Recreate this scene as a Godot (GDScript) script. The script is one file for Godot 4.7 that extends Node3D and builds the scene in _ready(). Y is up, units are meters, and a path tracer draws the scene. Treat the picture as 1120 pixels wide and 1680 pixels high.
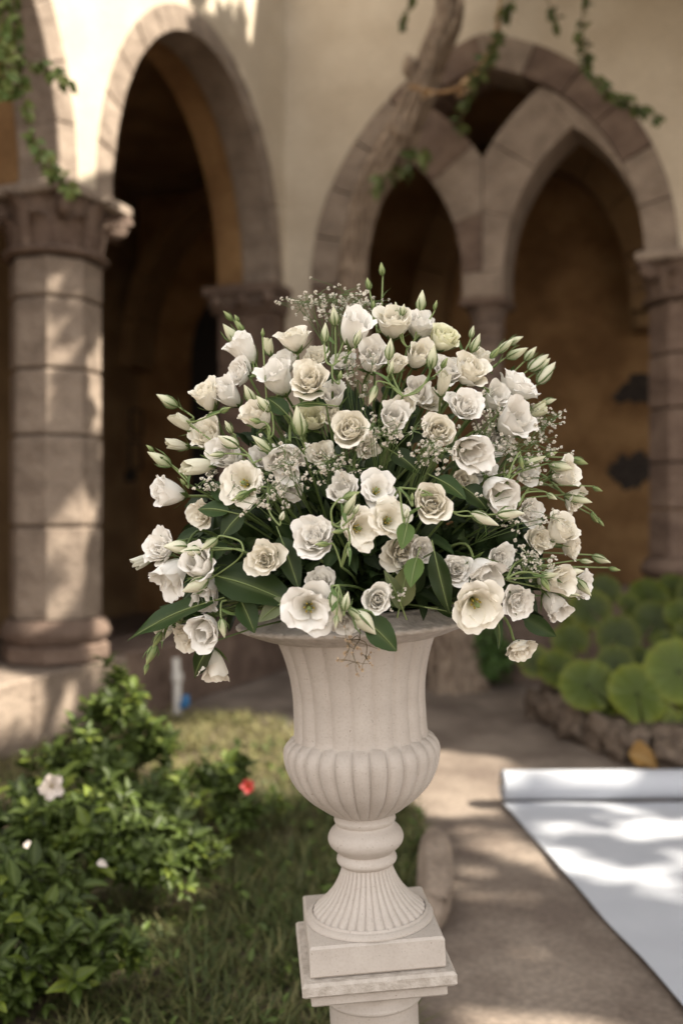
extends Node3D
# A cloister corner with a fluted white urn full of roses and lisianthus, built to scale (metres, y up).

const FOCAL := 1600.0        # focal length in pixels of the 1120 x 1680 frame
const EYE := 1.4             # eye height
const URN := 1.95            # distance of the urn
var rng := RandomNumberGenerator.new()
var used := {}
var noise := FastNoiseLite.new()
var sun_way := Vector3.ZERO
var mats := {}
var wall_frame_left := Transform3D()
var wall_frame_back := Transform3D()

func spot(x: float, y: float, d: float) -> Vector3:
	return Vector3((x - 560.0) / FOCAL * d, EYE - (y - 840.0) / FOCAL * d, -d)

func rnd(a: float, b: float) -> float:
	return rng.randf_range(a, b)

# ---------------------------------------------------------------- naming
func numbered(called: String) -> String:
	var n: int = used.get(called, 0)
	used[called] = n + 1
	return called if n == 0 else "%s_%03d" % [called, n]

func tag(o: Node, label := "", category := "", group := "", kind := "") -> void:
	if label != "": o.set_meta("label", label)
	if category != "": o.set_meta("category", category)
	if group != "": o.set_meta("group", group)
	if kind != "": o.set_meta("kind", kind)

func thing(called: String, label: String, category: String, place := Vector3.ZERO, group := "") -> Node3D:
	var o := Node3D.new()
	o.name = numbered(called)
	add_child(o)
	o.position = place
	tag(o, label, category, group)
	return o

func part(called: String, m: Mesh, mat: Material, parent: Node, xf := Transform3D()) -> MeshInstance3D:
	var o := MeshInstance3D.new()
	o.name = called if parent != self else numbered(called)
	o.mesh = m
	o.material_override = mat
	o.transform = xf
	parent.add_child(o, true)
	return o

func hub(called: String, parent: Node, xf := Transform3D()) -> Node3D:
	var o := Node3D.new()
	o.name = called
	o.transform = xf
	parent.add_child(o, true)
	return o

func scatter(called: String, m: Mesh, mat: Material, parent: Node, xfs: Array, tints := []) -> MultiMeshInstance3D:
	var mm := MultiMesh.new()
	mm.transform_format = MultiMesh.TRANSFORM_3D
	mm.use_colors = tints.size() > 0
	mm.mesh = m
	mm.instance_count = xfs.size()
	for i in xfs.size():
		mm.set_instance_transform(i, xfs[i])
		if tints.size() > 0:
			mm.set_instance_color(i, tints[i])
	var o := MultiMeshInstance3D.new()
	o.name = called if parent != self else numbered(called)
	o.multimesh = mm
	o.material_override = mat
	o.set_meta("kind", "stuff")
	parent.add_child(o, true)
	return o

# ---------------------------------------------------------------- mesh building
class Shape:
	var v := PackedVector3Array()
	var ix := PackedInt32Array()
	var c := PackedColorArray()

	func tri(a: int, b: int, d: int) -> void:
		ix.append(a); ix.append(b); ix.append(d)

	func grid(pts: PackedVector3Array, nu: int, nv: int, wrap := false, cols := PackedColorArray()) -> void:
		# nv + 1 rows of nu + 1 points (nu when wrapped)
		var base := v.size()
		v.append_array(pts)
		if cols.size() > 0:
			c.append_array(cols)
		var w := nu if wrap else nu + 1
		for j in nv:
			for i in nu:
				var a := base + j * w + i
				var b := base + j * w + (i + 1) % w
				var d := a + w
				var e := b + w
				tri(a, d, b); tri(b, d, e)

	func mesh(smooth := true) -> ArrayMesh:
		var arr := []
		arr.resize(Mesh.ARRAY_MAX)
		if smooth:
			var n := PackedVector3Array()
			n.resize(v.size())
			for k in range(0, ix.size(), 3):
				var f := (v[ix[k + 2]] - v[ix[k]]).cross(v[ix[k + 1]] - v[ix[k]])
				n[ix[k]] += f; n[ix[k + 1]] += f; n[ix[k + 2]] += f
			for k in n.size():
				n[k] = n[k].normalized() if n[k].length_squared() > 0.0 else Vector3.UP
			arr[Mesh.ARRAY_VERTEX] = v
			arr[Mesh.ARRAY_NORMAL] = n
			if c.size() == v.size() and c.size() > 0: arr[Mesh.ARRAY_COLOR] = c
			arr[Mesh.ARRAY_INDEX] = ix
		else:
			var vv := PackedVector3Array()
			var nn := PackedVector3Array()
			var cc := PackedColorArray()
			for k in range(0, ix.size(), 3):
				var f := (v[ix[k + 2]] - v[ix[k]]).cross(v[ix[k + 1]] - v[ix[k]])
				if f.length_squared() < 1e-20: continue
				f = f.normalized()
				for q in 3:
					vv.append(v[ix[k + q]]); nn.append(f)
					if c.size() == v.size(): cc.append(c[ix[k + q]])
			arr[Mesh.ARRAY_VERTEX] = vv
			arr[Mesh.ARRAY_NORMAL] = nn
			if cc.size() == vv.size() and cc.size() > 0: arr[Mesh.ARRAY_COLOR] = cc
		var m := ArrayMesh.new()
		m.add_surface_from_arrays(Mesh.PRIMITIVE_TRIANGLES, arr)
		return m

func add_prism(s: Shape, poly: PackedVector2Array, z0: float, z1: float, bevel := 0.0, xf := Transform3D()) -> void:
	# poly counter-clockwise in x,y; extruded from z0 to z1; edges chamfered when the polygon is convex
	var n := poly.size()
	var mid := Vector2.ZERO
	for p in poly: mid += p / n
	var rings := [[z0, 0.0], [z1, 0.0]] if bevel <= 0.0 else [[z0, bevel], [z0 + bevel, 0.0], [z1 - bevel, 0.0], [z1, bevel]]
	var base := s.v.size()
	for r in rings:
		for p in poly:
			var q: Vector2 = p
			if r[1] > 0.0:
				q = p + (mid - p).normalized() * float(r[1]) * 1.35
			s.v.append(xf * Vector3(q.x, q.y, r[0]))
	for k in rings.size() - 1:
		for i in n:
			var a := base + k * n + i
			var b := base + k * n + (i + 1) % n
			s.tri(a, a + n, b); s.tri(b, a + n, b + n)
	var t := Geometry2D.triangulate_polygon(poly)
	var top := base + (rings.size() - 1) * n
	for k in range(0, t.size(), 3):
		var a := t[k]; var b := t[k + 1]; var d := t[k + 2]
		if (poly[b] - poly[a]).cross(poly[d] - poly[a]) < 0.0:
			var q := b; b = d; d = q
		s.tri(top + a, top + d, top + b)
		s.tri(base + a, base + b, base + d)

func prism(poly: PackedVector2Array, z0: float, z1: float, bevel := 0.0, xf := Transform3D()) -> ArrayMesh:
	var s := Shape.new()
	add_prism(s, poly, z0, z1, bevel, xf)
	return s.mesh(false)

func rect(x0: float, y0: float, x1: float, y1: float) -> PackedVector2Array:
	return PackedVector2Array([Vector2(x0, y0), Vector2(x1, y0), Vector2(x1, y1), Vector2(x0, y1)])

func block(x0: float, y0: float, z0: float, x1: float, y1: float, z1: float, bevel := 0.01) -> ArrayMesh:
	return prism(rect(x0, y0, x1, y1), z0, z1, bevel)

func upright() -> Transform3D:      # local x,y,z of a prism -> x, z(depth), y(up)
	return Transform3D(Basis(Vector3(1, 0, 0), Vector3(0, 0, -1), Vector3(0, 1, 0)), Vector3.ZERO)

func polygon(n: int, r: float, turn := 0.0) -> PackedVector2Array:
	var p := PackedVector2Array()
	for i in n:
		p.append(Vector2.from_angle(TAU * i / n + turn) * r)
	return p

func add_tube(s: Shape, pts: Array, radii: Array, sides := 6, wobble := 0.0, col := Color(-1, 0, 0)) -> void:
	var n := pts.size()
	var up := Vector3(0.31, 0.2, 0.93)
	var ring := PackedVector3Array()
	var cols := PackedColorArray()
	for k in n:
		var a: Vector3 = pts[maxi(k - 1, 0)]
		var b: Vector3 = pts[mini(k + 1, n - 1)]
		var dir := (b - a).normalized()
		var x := up.cross(dir)
		if x.length() < 1e-4: x = Vector3(1, 0, 0).cross(dir)
		x = x.normalized()
		var y := dir.cross(x)
		for i in sides:
			var t := TAU * i / sides
			var r: float = radii[k]
			if wobble > 0.0:
				var p: Vector3 = pts[k]
				r *= 1.0 + wobble * (noise.get_noise_3d(cos(t) * 110.0 + k * 0.5, sin(t) * 110.0, p.y * 26.0) * 1.9 + 0.3 * sin(t * 3.0 + k * 0.13) + 0.25 * sin(t * 13.0 + k * 0.22))
			ring.append(pts[k] + (x * cos(t) + y * sin(t)) * r)
			if col.r >= 0.0: cols.append(col)
	s.grid(ring, sides, n - 1, true, cols)
	var tip := s.v.size()
	s.v.append(pts[n - 1])
	if col.r >= 0.0: s.c.append(col)
	for i in sides:
		s.tri(tip - sides + i, tip, tip - sides + (i + 1) % sides)

func tube(pts: Array, radii: Array, sides := 6, wobble := 0.0) -> ArrayMesh:
	var s := Shape.new()
	add_tube(s, pts, radii, sides, wobble)
	return s.mesh()

func curve(ctrl: Array, steps: int) -> Array:      # Catmull-Rom through the control points
	var out := []
	var n := ctrl.size()
	for k in n - 1:
		var p0: Vector3 = ctrl[maxi(k - 1, 0)]
		var p1: Vector3 = ctrl[k]
		var p2: Vector3 = ctrl[k + 1]
		var p3: Vector3 = ctrl[mini(k + 2, n - 1)]
		for i in steps:
			out.append(p1.cubic_interpolate(p2, p0, p3, float(i) / steps))
	out.append(ctrl[n - 1])
	return out

func taper(n: int, r0: float, r1: float) -> Array:
	var out := []
	for i in n: out.append(lerpf(r0, r1, float(i) / maxf(1.0, n - 1)))
	return out

func lathe(profile: Array, sides: int, shape: Callable) -> ArrayMesh:
	# profile: Vector2(radius, height) from bottom to top; shape(angle, k) multiplies the radius
	var s := Shape.new()
	var pts := PackedVector3Array()
	for k in profile.size():
		for i in sides:
			var t := -TAU * i / sides
			var r: float = profile[k].x * float(shape.call(t, k))
			pts.append(Vector3(cos(t) * r, profile[k].y, sin(t) * r))
	s.grid(pts, sides, profile.size() - 1, true)
	return s.mesh()

func smooth_profile(pts: Array, steps: int) -> Array:
	var c := []
	for p in pts: c.append(Vector3(p.x, p.y, 0))
	var out := []
	for p in curve(c, steps): out.append(Vector2(p.x, p.y))
	return out

func rock(size: Vector3, seed_at: float, rough := 0.35, nu := 14, nv := 9) -> ArrayMesh:
	var s := Shape.new()
	var pts := PackedVector3Array()
	for j in nv + 1:
		var a := PI * j / nv - PI / 2.0
		for i in nu:
			var t := -TAU * i / nu
			var d := Vector3(cos(a) * cos(t), sin(a), cos(a) * sin(t))
			var k := 1.0 + rough * noise.get_noise_3d(d.x * 45.0 + seed_at * 31.0, d.y * 45.0, d.z * 45.0 + seed_at * 7.0)
			d = Vector3(signf(d.x) * pow(absf(d.x), 0.75), signf(d.y) * pow(absf(d.y), 0.75), signf(d.z) * pow(absf(d.z), 0.75))
			pts.append(d * size * k)
	s.grid(pts, nu, nv, true)
	return s.mesh()

func leaf(length: float, width: float, fold := 0.25, bend := 0.3, wave := 0.0, nu := 4, nv := 6, green := Color(0.05, 0.1, 0.02), rib := Color(0.12, 0.19, 0.06), ragged := 0.0) -> ArrayMesh:
	# from the origin along +Y, face towards +Z
	var s := Shape.new()
	var pts := PackedVector3Array()
	var cols := PackedColorArray()
	for j in nv + 1:
		var v := float(j) / nv
		var w := width * 0.5 * pow(sin(PI * pow(v * 0.985 + 0.008, 0.75)), 0.85)
		for i in nu + 1:
			var u := 2.0 * i / nu - 1.0
			var x := u * w * (1.0 + ragged * sin(v * 40.0) * absf(u))
			var z := absf(u) * w * fold - bend * length * v * v + wave * length * sin(v * 11.0 + u) * absf(u) * 0.3
			pts.append(Vector3(x, v * length, z))
			cols.append(green.lerp(rib, clampf(1.0 - absf(u) * 3.5, 0.0, 1.0) * 0.8))
	s.grid(pts, nu, nv, false, cols)
	return s.mesh()

func aim(at: Vector3, along: Vector3, face: Vector3, size := 1.0) -> Transform3D:
	# local +Y along, +Z as near face as it can be
	var y := along.normalized()
	var x := y.cross(face)
	if x.length() < 1e-3: x = y.cross(Vector3(0.3, 0.2, 0.9))
	x = x.normalized()
	return Transform3D(Basis(x * size, y * size, x.cross(y) * size), at)

func any_way() -> Vector3:
	return Vector3(rng.randfn(), rng.randfn(), rng.randfn()).normalized()

# ---------------------------------------------------------------- materials
func srgb(c: Color) -> Color:
	return c.linear_to_srgb()

func speckle(frequency: float, seed_no: int, low: Color, high: Color, size := 512, octaves := 5, mid := 0.5) -> NoiseTexture2D:
	var n := FastNoiseLite.new()
	n.seed = seed_no
	n.frequency = frequency
	n.fractal_octaves = octaves
	n.fractal_gain = 0.55
	var g := Gradient.new()
	g.set_color(0, srgb(low))
	g.set_color(1, srgb(high))
	g.set_offset(0, mid - 0.32)
	g.set_offset(1, mid + 0.32)
	var t := NoiseTexture2D.new()
	t.width = size
	t.height = size
	t.seamless = true
	t.noise = n
	t.color_ramp = g
	return t

func relief(frequency: float, seed_no: int, octaves := 4) -> NoiseTexture2D:
	var n := FastNoiseLite.new()
	n.seed = seed_no
	n.frequency = frequency
	n.fractal_octaves = octaves
	var t := NoiseTexture2D.new()
	t.width = 512
	t.height = 512
	t.seamless = true
	t.noise = n
	return t

func surface(called: String, low: Color, high: Color, per_metre: float, roughness := 0.85, bump: Texture2D = null, bump_cm := 0.5, frequency := 0.012, mid := 0.5) -> StandardMaterial3D:
	var m := StandardMaterial3D.new()
	m.resource_name = called
	m.albedo_texture = speckle(frequency, called.hash() % 9973, low, high, 512, 5, mid)
	m.roughness = roughness
	m.uv1_triplanar = true
	m.uv1_world_triplanar = true
	m.uv1_scale = Vector3.ONE * per_metre
	if bump:
		m.heightmap_enabled = true
		m.heightmap_texture = bump
		m.heightmap_scale = bump_cm
	mats[called] = m
	return m

func grain(m: StandardMaterial3D, frequency: float, low: float, per_metre: float) -> void:   # a second, finer or coarser pattern over the first
	m.detail_enabled = true
	m.detail_albedo = speckle(frequency, m.resource_name.hash() % 977 + 5, Color(low, low, low), Color(1, 1, 1))
	m.detail_blend_mode = BaseMaterial3D.BLEND_MODE_MUL
	m.detail_uv_layer = BaseMaterial3D.DETAIL_UV_2
	m.uv2_triplanar = true
	m.uv2_world_triplanar = true
	m.uv2_scale = Vector3.ONE * per_metre

func pitted(m: StandardMaterial3D, per_metre: float, tone: Color) -> void:      # sparse small chips and rust-brown spots
	var n := FastNoiseLite.new()
	n.seed = m.resource_name.hash() % 811
	n.frequency = 0.045
	n.fractal_octaves = 3
	var g := Gradient.new()
	g.offsets = PackedFloat32Array([0.0, 0.11, 0.165, 0.40, 0.62, 1.0])
	g.colors = PackedColorArray([srgb(tone), srgb(tone.lerp(Color.WHITE, 0.25)), Color(0.975, 0.97, 0.965), Color(1, 1, 1), Color(0.985, 0.98, 0.975), Color(0.93, 0.92, 0.905)])
	var t := NoiseTexture2D.new()
	t.width = 1024
	t.height = 1024
	t.seamless = true
	t.noise = n
	t.color_ramp = g
	m.detail_albedo = t
	m.uv2_scale = Vector3.ONE * per_metre

func tinted(called: String, roughness := 0.6, through := 0.0, specular := 0.5) -> StandardMaterial3D:   # colour from the vertices
	var m := StandardMaterial3D.new()
	m.resource_name = called
	m.vertex_color_use_as_albedo = true
	m.roughness = roughness
	m.metallic_specular = specular
	m.cull_mode = BaseMaterial3D.CULL_DISABLED
	if through > 0.0:
		m.backlight_enabled = true
		m.backlight = Color(through, through, through)
	mats[called] = m
	return m

func plain(called: String, c: Color, roughness := 0.6, through := 0.0) -> StandardMaterial3D:
	var m := tinted(called, roughness, through)
	m.vertex_color_use_as_albedo = false
	m.albedo_color = srgb(c)
	return m

func make_materials() -> void:
	var coarse := relief(0.02, 11, 5)
	var fine := relief(0.05, 23, 4)
	grain(surface("plaster", Color(0.515, 0.43, 0.325), Color(0.615, 0.53, 0.415), 0.35, 0.92, coarse, 0.35, 0.009), 0.03, 0.86, 1.3)
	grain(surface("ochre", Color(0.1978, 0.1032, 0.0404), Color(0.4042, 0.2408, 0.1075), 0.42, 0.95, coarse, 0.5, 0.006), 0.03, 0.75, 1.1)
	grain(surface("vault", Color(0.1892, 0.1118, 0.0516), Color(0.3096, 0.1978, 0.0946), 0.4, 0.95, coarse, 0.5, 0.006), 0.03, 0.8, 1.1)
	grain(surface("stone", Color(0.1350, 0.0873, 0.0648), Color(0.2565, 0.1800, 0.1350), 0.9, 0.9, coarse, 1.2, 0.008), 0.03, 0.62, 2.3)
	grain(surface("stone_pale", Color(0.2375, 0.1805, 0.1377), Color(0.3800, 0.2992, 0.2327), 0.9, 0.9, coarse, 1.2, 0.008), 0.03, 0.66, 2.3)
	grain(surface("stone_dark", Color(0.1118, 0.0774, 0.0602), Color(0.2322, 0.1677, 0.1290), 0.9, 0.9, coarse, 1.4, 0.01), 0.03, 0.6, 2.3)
	grain(surface("paving", Color(0.1568, 0.1187, 0.0931), Color(0.2898, 0.2327, 0.1852), 0.55, 0.9, fine, 0.4, 0.006), 0.03, 0.72, 2.1)
	grain(surface("soil", Color(0.0630, 0.0450, 0.0270), Color(0.1440, 0.1080, 0.0630), 1.1, 0.95, coarse, 2.0, 0.02), 0.03, 0.6, 3.0)
	grain(surface("rough_rock", Color(0.0900, 0.0630, 0.0450), Color(0.2700, 0.2025, 0.1485), 1.6, 0.95, coarse, 2.0, 0.015), 0.03, 0.6, 3.7)
	grain(surface("bark", Color(0.17, 0.115, 0.08), Color(0.66, 0.52, 0.39), 2.0, 0.9, coarse, 3.0, 0.014), 0.03, 0.6, 4.0)
	mats.bark.uv1_scale = Vector3(5.0, 0.9, 5.0)
	grain(surface("urn_white", Color(0.4859, 0.4343, 0.3887), Color(0.5504, 0.4988, 0.4489), 2.3, 0.62, fine, 0.02, 0.01), 0.05, 0.95, 7.0)
	grain(surface("urn_worn", Color(0.3870, 0.3397, 0.2924), Color(0.5504, 0.4988, 0.4472), 4.5, 0.7, fine, 0.12, 0.016, 0.42), 0.05, 0.84, 9.0)
	pitted(mats.urn_white, 2.6, Color(0.30, 0.22, 0.15))
	pitted(mats.urn_worn, 4.2, Color(0.22, 0.16, 0.11))
	surface("runner", Color(0.4140, 0.4275, 0.4635), Color(0.4455, 0.4590, 0.4950), 0.9, 0.75, fine, 0.03, 0.006)
	tinted("petal", 0.6, 0.66, 0.3)
	tinted("bud", 0.5, 0.35)
	tinted("leaf", 0.46, 0.35, 0.33)
	tinted("leaf_matt", 0.6, 0.4, 0.4)
	tinted("stem", 0.5, 0.0)
	plain("stem_green", Color(0.105, 0.155, 0.045), 0.5)
	plain("stem_pale", Color(0.19, 0.245, 0.085), 0.5)
	plain("twig", Color(0.13, 0.10, 0.05), 0.8)
	plain("floret", Color(0.78, 0.73, 0.64), 0.7, 0.5)
	plain("floret_dry", Color(0.50, 0.37, 0.24), 0.8, 0.4)
	plain("pollen", Color(0.52, 0.40, 0.06), 0.6)
	plain("iron", Color(0.012, 0.011, 0.010), 0.6)
	plain("door_wood", Color(0.022, 0.020, 0.020), 0.7)
	grain(surface("bare_mortar", Color(0.035, 0.028, 0.024), Color(0.085, 0.065, 0.052), 2.0, 0.95, coarse, 1.5), 0.03, 0.6, 4.0)
	plain("red_petal", Color(0.30, 0.012, 0.010), 0.5, 0.4)
	plain("pink_petal", Color(0.62, 0.54, 0.48), 0.5, 0.5)
	plain("card", Color(0.42, 0.36, 0.29), 0.85)
	plain("pipe_white", Color(0.6, 0.57, 0.52), 0.5)
	plain("blue_cap", Color(0.03, 0.16, 0.36), 0.5)
	plain("dead_leaf", Color(0.26, 0.15, 0.05), 0.8, 0.2)
	plain("dry_vine", Color(0.34, 0.20, 0.09), 0.8)
	plain("dry_leaf", Color(0.46, 0.31, 0.17), 0.8, 0.4)

# ---------------------------------------------------------------- scene
func _ready() -> void:
	rng.seed = 7
	noise.seed = 3
	noise.frequency = 0.03
	# camera
	var cam := Camera3D.new()
	cam.name = "camera"
	cam.position = Vector3(0, EYE, 0)
	cam.far = 200.0
	var lens := CameraAttributesPhysical.new()
	lens.frustum_focal_length = 22.857
	lens.frustum_focus_distance = 1.72
	lens.exposure_aperture = 1.2
	cam.attributes = lens
	add_child(cam)
	cam.current = true
	# sky and exposure
	var around := WorldEnvironment.new()
	around.name = "surroundings"
	var e := Environment.new()
	e.background_mode = Environment.BG_SKY
	var sm := ProceduralSkyMaterial.new()
	sm.sky_top_color = Color(0.76, 0.76, 0.765)
	sm.sky_horizon_color = Color(0.905, 0.87, 0.83)
	sm.sky_curve = 0.2
	sm.ground_bottom_color = Color(0.45, 0.40, 0.34)
	sm.ground_horizon_color = Color(0.80, 0.75, 0.68)
	sm.sky_energy_multiplier = 1.1
	var sk := Sky.new()
	sk.sky_material = sm
	e.sky = sk
	e.tonemap_mode = Environment.TONE_MAPPER_LINEAR
	e.tonemap_exposure = 2.5
	e.sdfgi_enabled = true
	e.ssao_enabled = true
	e.ssil_enabled = true
	around.environment = e
	add_child(around)
	# sun, from the right and a little behind the back wall
	var azimuth := deg_to_rad(8.0)
	var height := deg_to_rad(46.0)
	sun_way = Vector3(cos(height) * cos(azimuth), sin(height), cos(height) * sin(azimuth))
	var sun := DirectionalLight3D.new()
	sun.name = "sun"
	sun.light_energy = 1.6
	sun.light_color = Color(1.0, 0.965, 0.90)
	sun.light_angular_distance = 0.6
	sun.shadow_enabled = true
	add_child(sun)
	sun.look_at_from_position(sun_way * 30.0, Vector3.ZERO)

	make_materials()
	build_ground()
	build_left_arcade()
	build_back_arcade()
	build_corridors()
	build_tree()
	build_vines()
	build_runner()
	build_beds()
	build_shrubs()
	build_pedestal()
	build_urn()
	build_bouquet()

# ---------------------------------------------------------------- ground
func sheet(pts: Array, y: float) -> ArrayMesh:       # flat polygon of (x, depth) points
	var poly := PackedVector2Array()
	for p in pts: poly.append(Vector2(p.x, p.y))
	if Geometry2D.is_polygon_clockwise(poly): poly.reverse()
	return prism(poly, y - 0.05, y, 0.0, upright())

func build_ground() -> void:
	var s := Shape.new()
	var pts := PackedVector3Array()
	var n := 70
	for j in n + 1:
		for i in n + 1:
			var x := lerpf(-9.0, 9.0, float(i) / n)
			var z := lerpf(4.0, -14.0, float(j) / n)
			pts.append(Vector3(x, 0.012 * noise.get_noise_2d(x * 30.0, z * 30.0), z))
	s.grid(pts, n, n)
	var far_sheet := Shape.new()
	far_sheet.grid(PackedVector3Array([Vector3(-80, -0.03, 80), Vector3(80, -0.03, 80), Vector3(-80, -0.03, -80), Vector3(80, -0.03, -80)]), 1, 1)
	tag(part("ground", far_sheet.mesh(), mats.soil, self), "", "", "", "structure")
	tag(part("path", s.mesh(), mats.paving, self), "", "", "", "structure")
	# the lawn: a low mound of soil
	var edge := lawn_edge()
	var m := Shape.new()
	var centre := Vector3(-1.2, 0.05, -4.2)
	m.v.append(centre)
	for ring in 2:
		for p in edge:
			var q := Vector3(p.x, 0.0, -p.y)
			m.v.append(Vector3(lerpf(centre.x, q.x, 0.93), 0.045, lerpf(centre.z, q.z, 0.95)) if ring == 0 else q + Vector3(0, -0.02, 0))
	var k := edge.size()
	for i in k:
		var a := 1 + i
		var b := 1 + (i + 1) % k
		m.tri(0, b, a)
		m.tri(a, b, a + k); m.tri(b, b + k, a + k)
	tag(part("lawn_soil", m.mesh(false), mats.soil, self), "", "", "", "structure")

func lawn_edge() -> Array:                # (x, depth) round the bed of grass
	return [Vector2(0.20, 1.2), Vector2(0.18, 2.2), Vector2(0.20, 2.9), Vector2(0.29, 3.3), Vector2(0.34, 3.6), Vector2(0.37, 4.05), Vector2(0.36, 4.45), Vector2(0.25, 4.95), Vector2(0.0, 5.6), Vector2(-0.3, 6.15), Vector2(-0.62, 6.5), Vector2(-1.0, 6.6), Vector2(-1.55, 6.2), Vector2(-2.0, 5.2), Vector2(-2.6, 3.7), Vector2(-2.8, 1.2)]

# ---------------------------------------------------------------- the arcade on the left
func ellipse_arc(cx: float, cy: float, a: float, b: float, from: float, to: float, steps: int) -> Array:
	var out := []
	for i in steps + 1:
		var t := lerpf(from, to, float(i) / steps)
		out.append(Vector2(cx + a * cos(t), cy + b * sin(t)))
	return out

func ring_stone(cx: float, cy: float, a0: float, b0: float, a1: float, b1: float, t0: float, t1: float, z0: float, z1: float) -> ArrayMesh:
	var poly := PackedVector2Array()
	for p in ellipse_arc(cx, cy, a1, b1, t0, t1, 3): poly.append(p)
	for p in ellipse_arc(cx, cy, a0, b0, t1, t0, 3): poly.append(p)
	return prism(poly, z0, z1, 0.008)

const SPRING := 3.4

func build_left_arcade() -> void:
	wall_frame_left = Transform3D(Basis(Vector3(0.373, 0, -0.928), Vector3.UP, Vector3(0.928, 0, 0.373)), Vector3(-0.505, 0, -8.77))
	var w := thing("arcade_wall", "cream plastered wall with tall round arches, one half in sun, beside the dark walk", "wall")
	w.transform = wall_frame_left
	var centres := [-4.36, -1.44]
	var poly := PackedVector2Array([Vector2(-6.4, SPRING)])
	var rear := PackedVector2Array([Vector2(-6.4, SPRING)])
	for c in centres:
		for p in ellipse_arc(c, SPRING, 1.37, 1.76, PI, 0.0, 30): poly.append(p)
		for p in ellipse_arc(c, SPRING, 1.205, 1.595, PI, 0.0, 30): rear.append(p)
	for q in [poly, rear]:
		q.append(Vector2(0.5, SPRING)); q.append(Vector2(0.5, 7.0)); q.append(Vector2(-6.4, 7.0))
	part("plaster", prism(poly, -0.30, 0.0), mats.plaster, w)
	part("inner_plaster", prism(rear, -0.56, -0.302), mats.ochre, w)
	for c in centres:
		var n := 15
		for k in n:
			part("voussoir", ring_stone(c, SPRING, 1.19, 1.58, 1.372, 1.762, PI * k / n + 0.0012, PI * (k + 1) / n - 0.0012, -0.301, 0.005 + rnd(0, 0.005)), mats.stone_pale, w)
	# parapet of large blocks
	var x := -6.4
	while x < -0.05:
		var x1 := minf(x + rnd(0.62, 0.95), 0.0)
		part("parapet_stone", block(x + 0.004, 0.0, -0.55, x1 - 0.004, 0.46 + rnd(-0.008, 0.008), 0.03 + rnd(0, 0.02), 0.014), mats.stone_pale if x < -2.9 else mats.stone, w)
		x = x1
	# corner pier
	var y := 0.46
	for hgt in [0.52, 0.66, 0.58, 0.5, 0.47]:
		part("pier_stone", block(-0.255, y + 0.004, -0.55, -0.01, y + hgt - 0.004, -0.02 + rnd(0, 0.008), 0.02), mats.stone, w)
		y += hgt
	var cap := hub("capital", w)
	part("moulding", block(-0.30, 3.17, -0.60, 0.02, 3.215, 0.03, 0.012), mats.stone, cap)
	part("bell", block(-0.33, 3.215, -0.63, 0.03, 3.32, 0.045, 0.03), mats.stone_dark, cap)
	part("abacus", block(-0.36, 3.32, -0.66, 0.05, 3.398, 0.07, 0.014), mats.stone, cap)
	for k in 3:
		part("scroll", rock(Vector3(0.05, 0.055, 0.05), k + 5.0, 0.2, 10, 7), mats.stone, cap, Transform3D(Basis(), Vector3(-0.34, 3.26, -0.52 + 0.26 * k)))
	# the eight-sided pillar in front of the walk
	pillar(w, Vector3(-2.865, 0, -0.26), 0.285, deg_to_rad(26.9), [0.725, 1.31, 1.87, 2.28, 2.72, 2.97], 0.46, "left")

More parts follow.
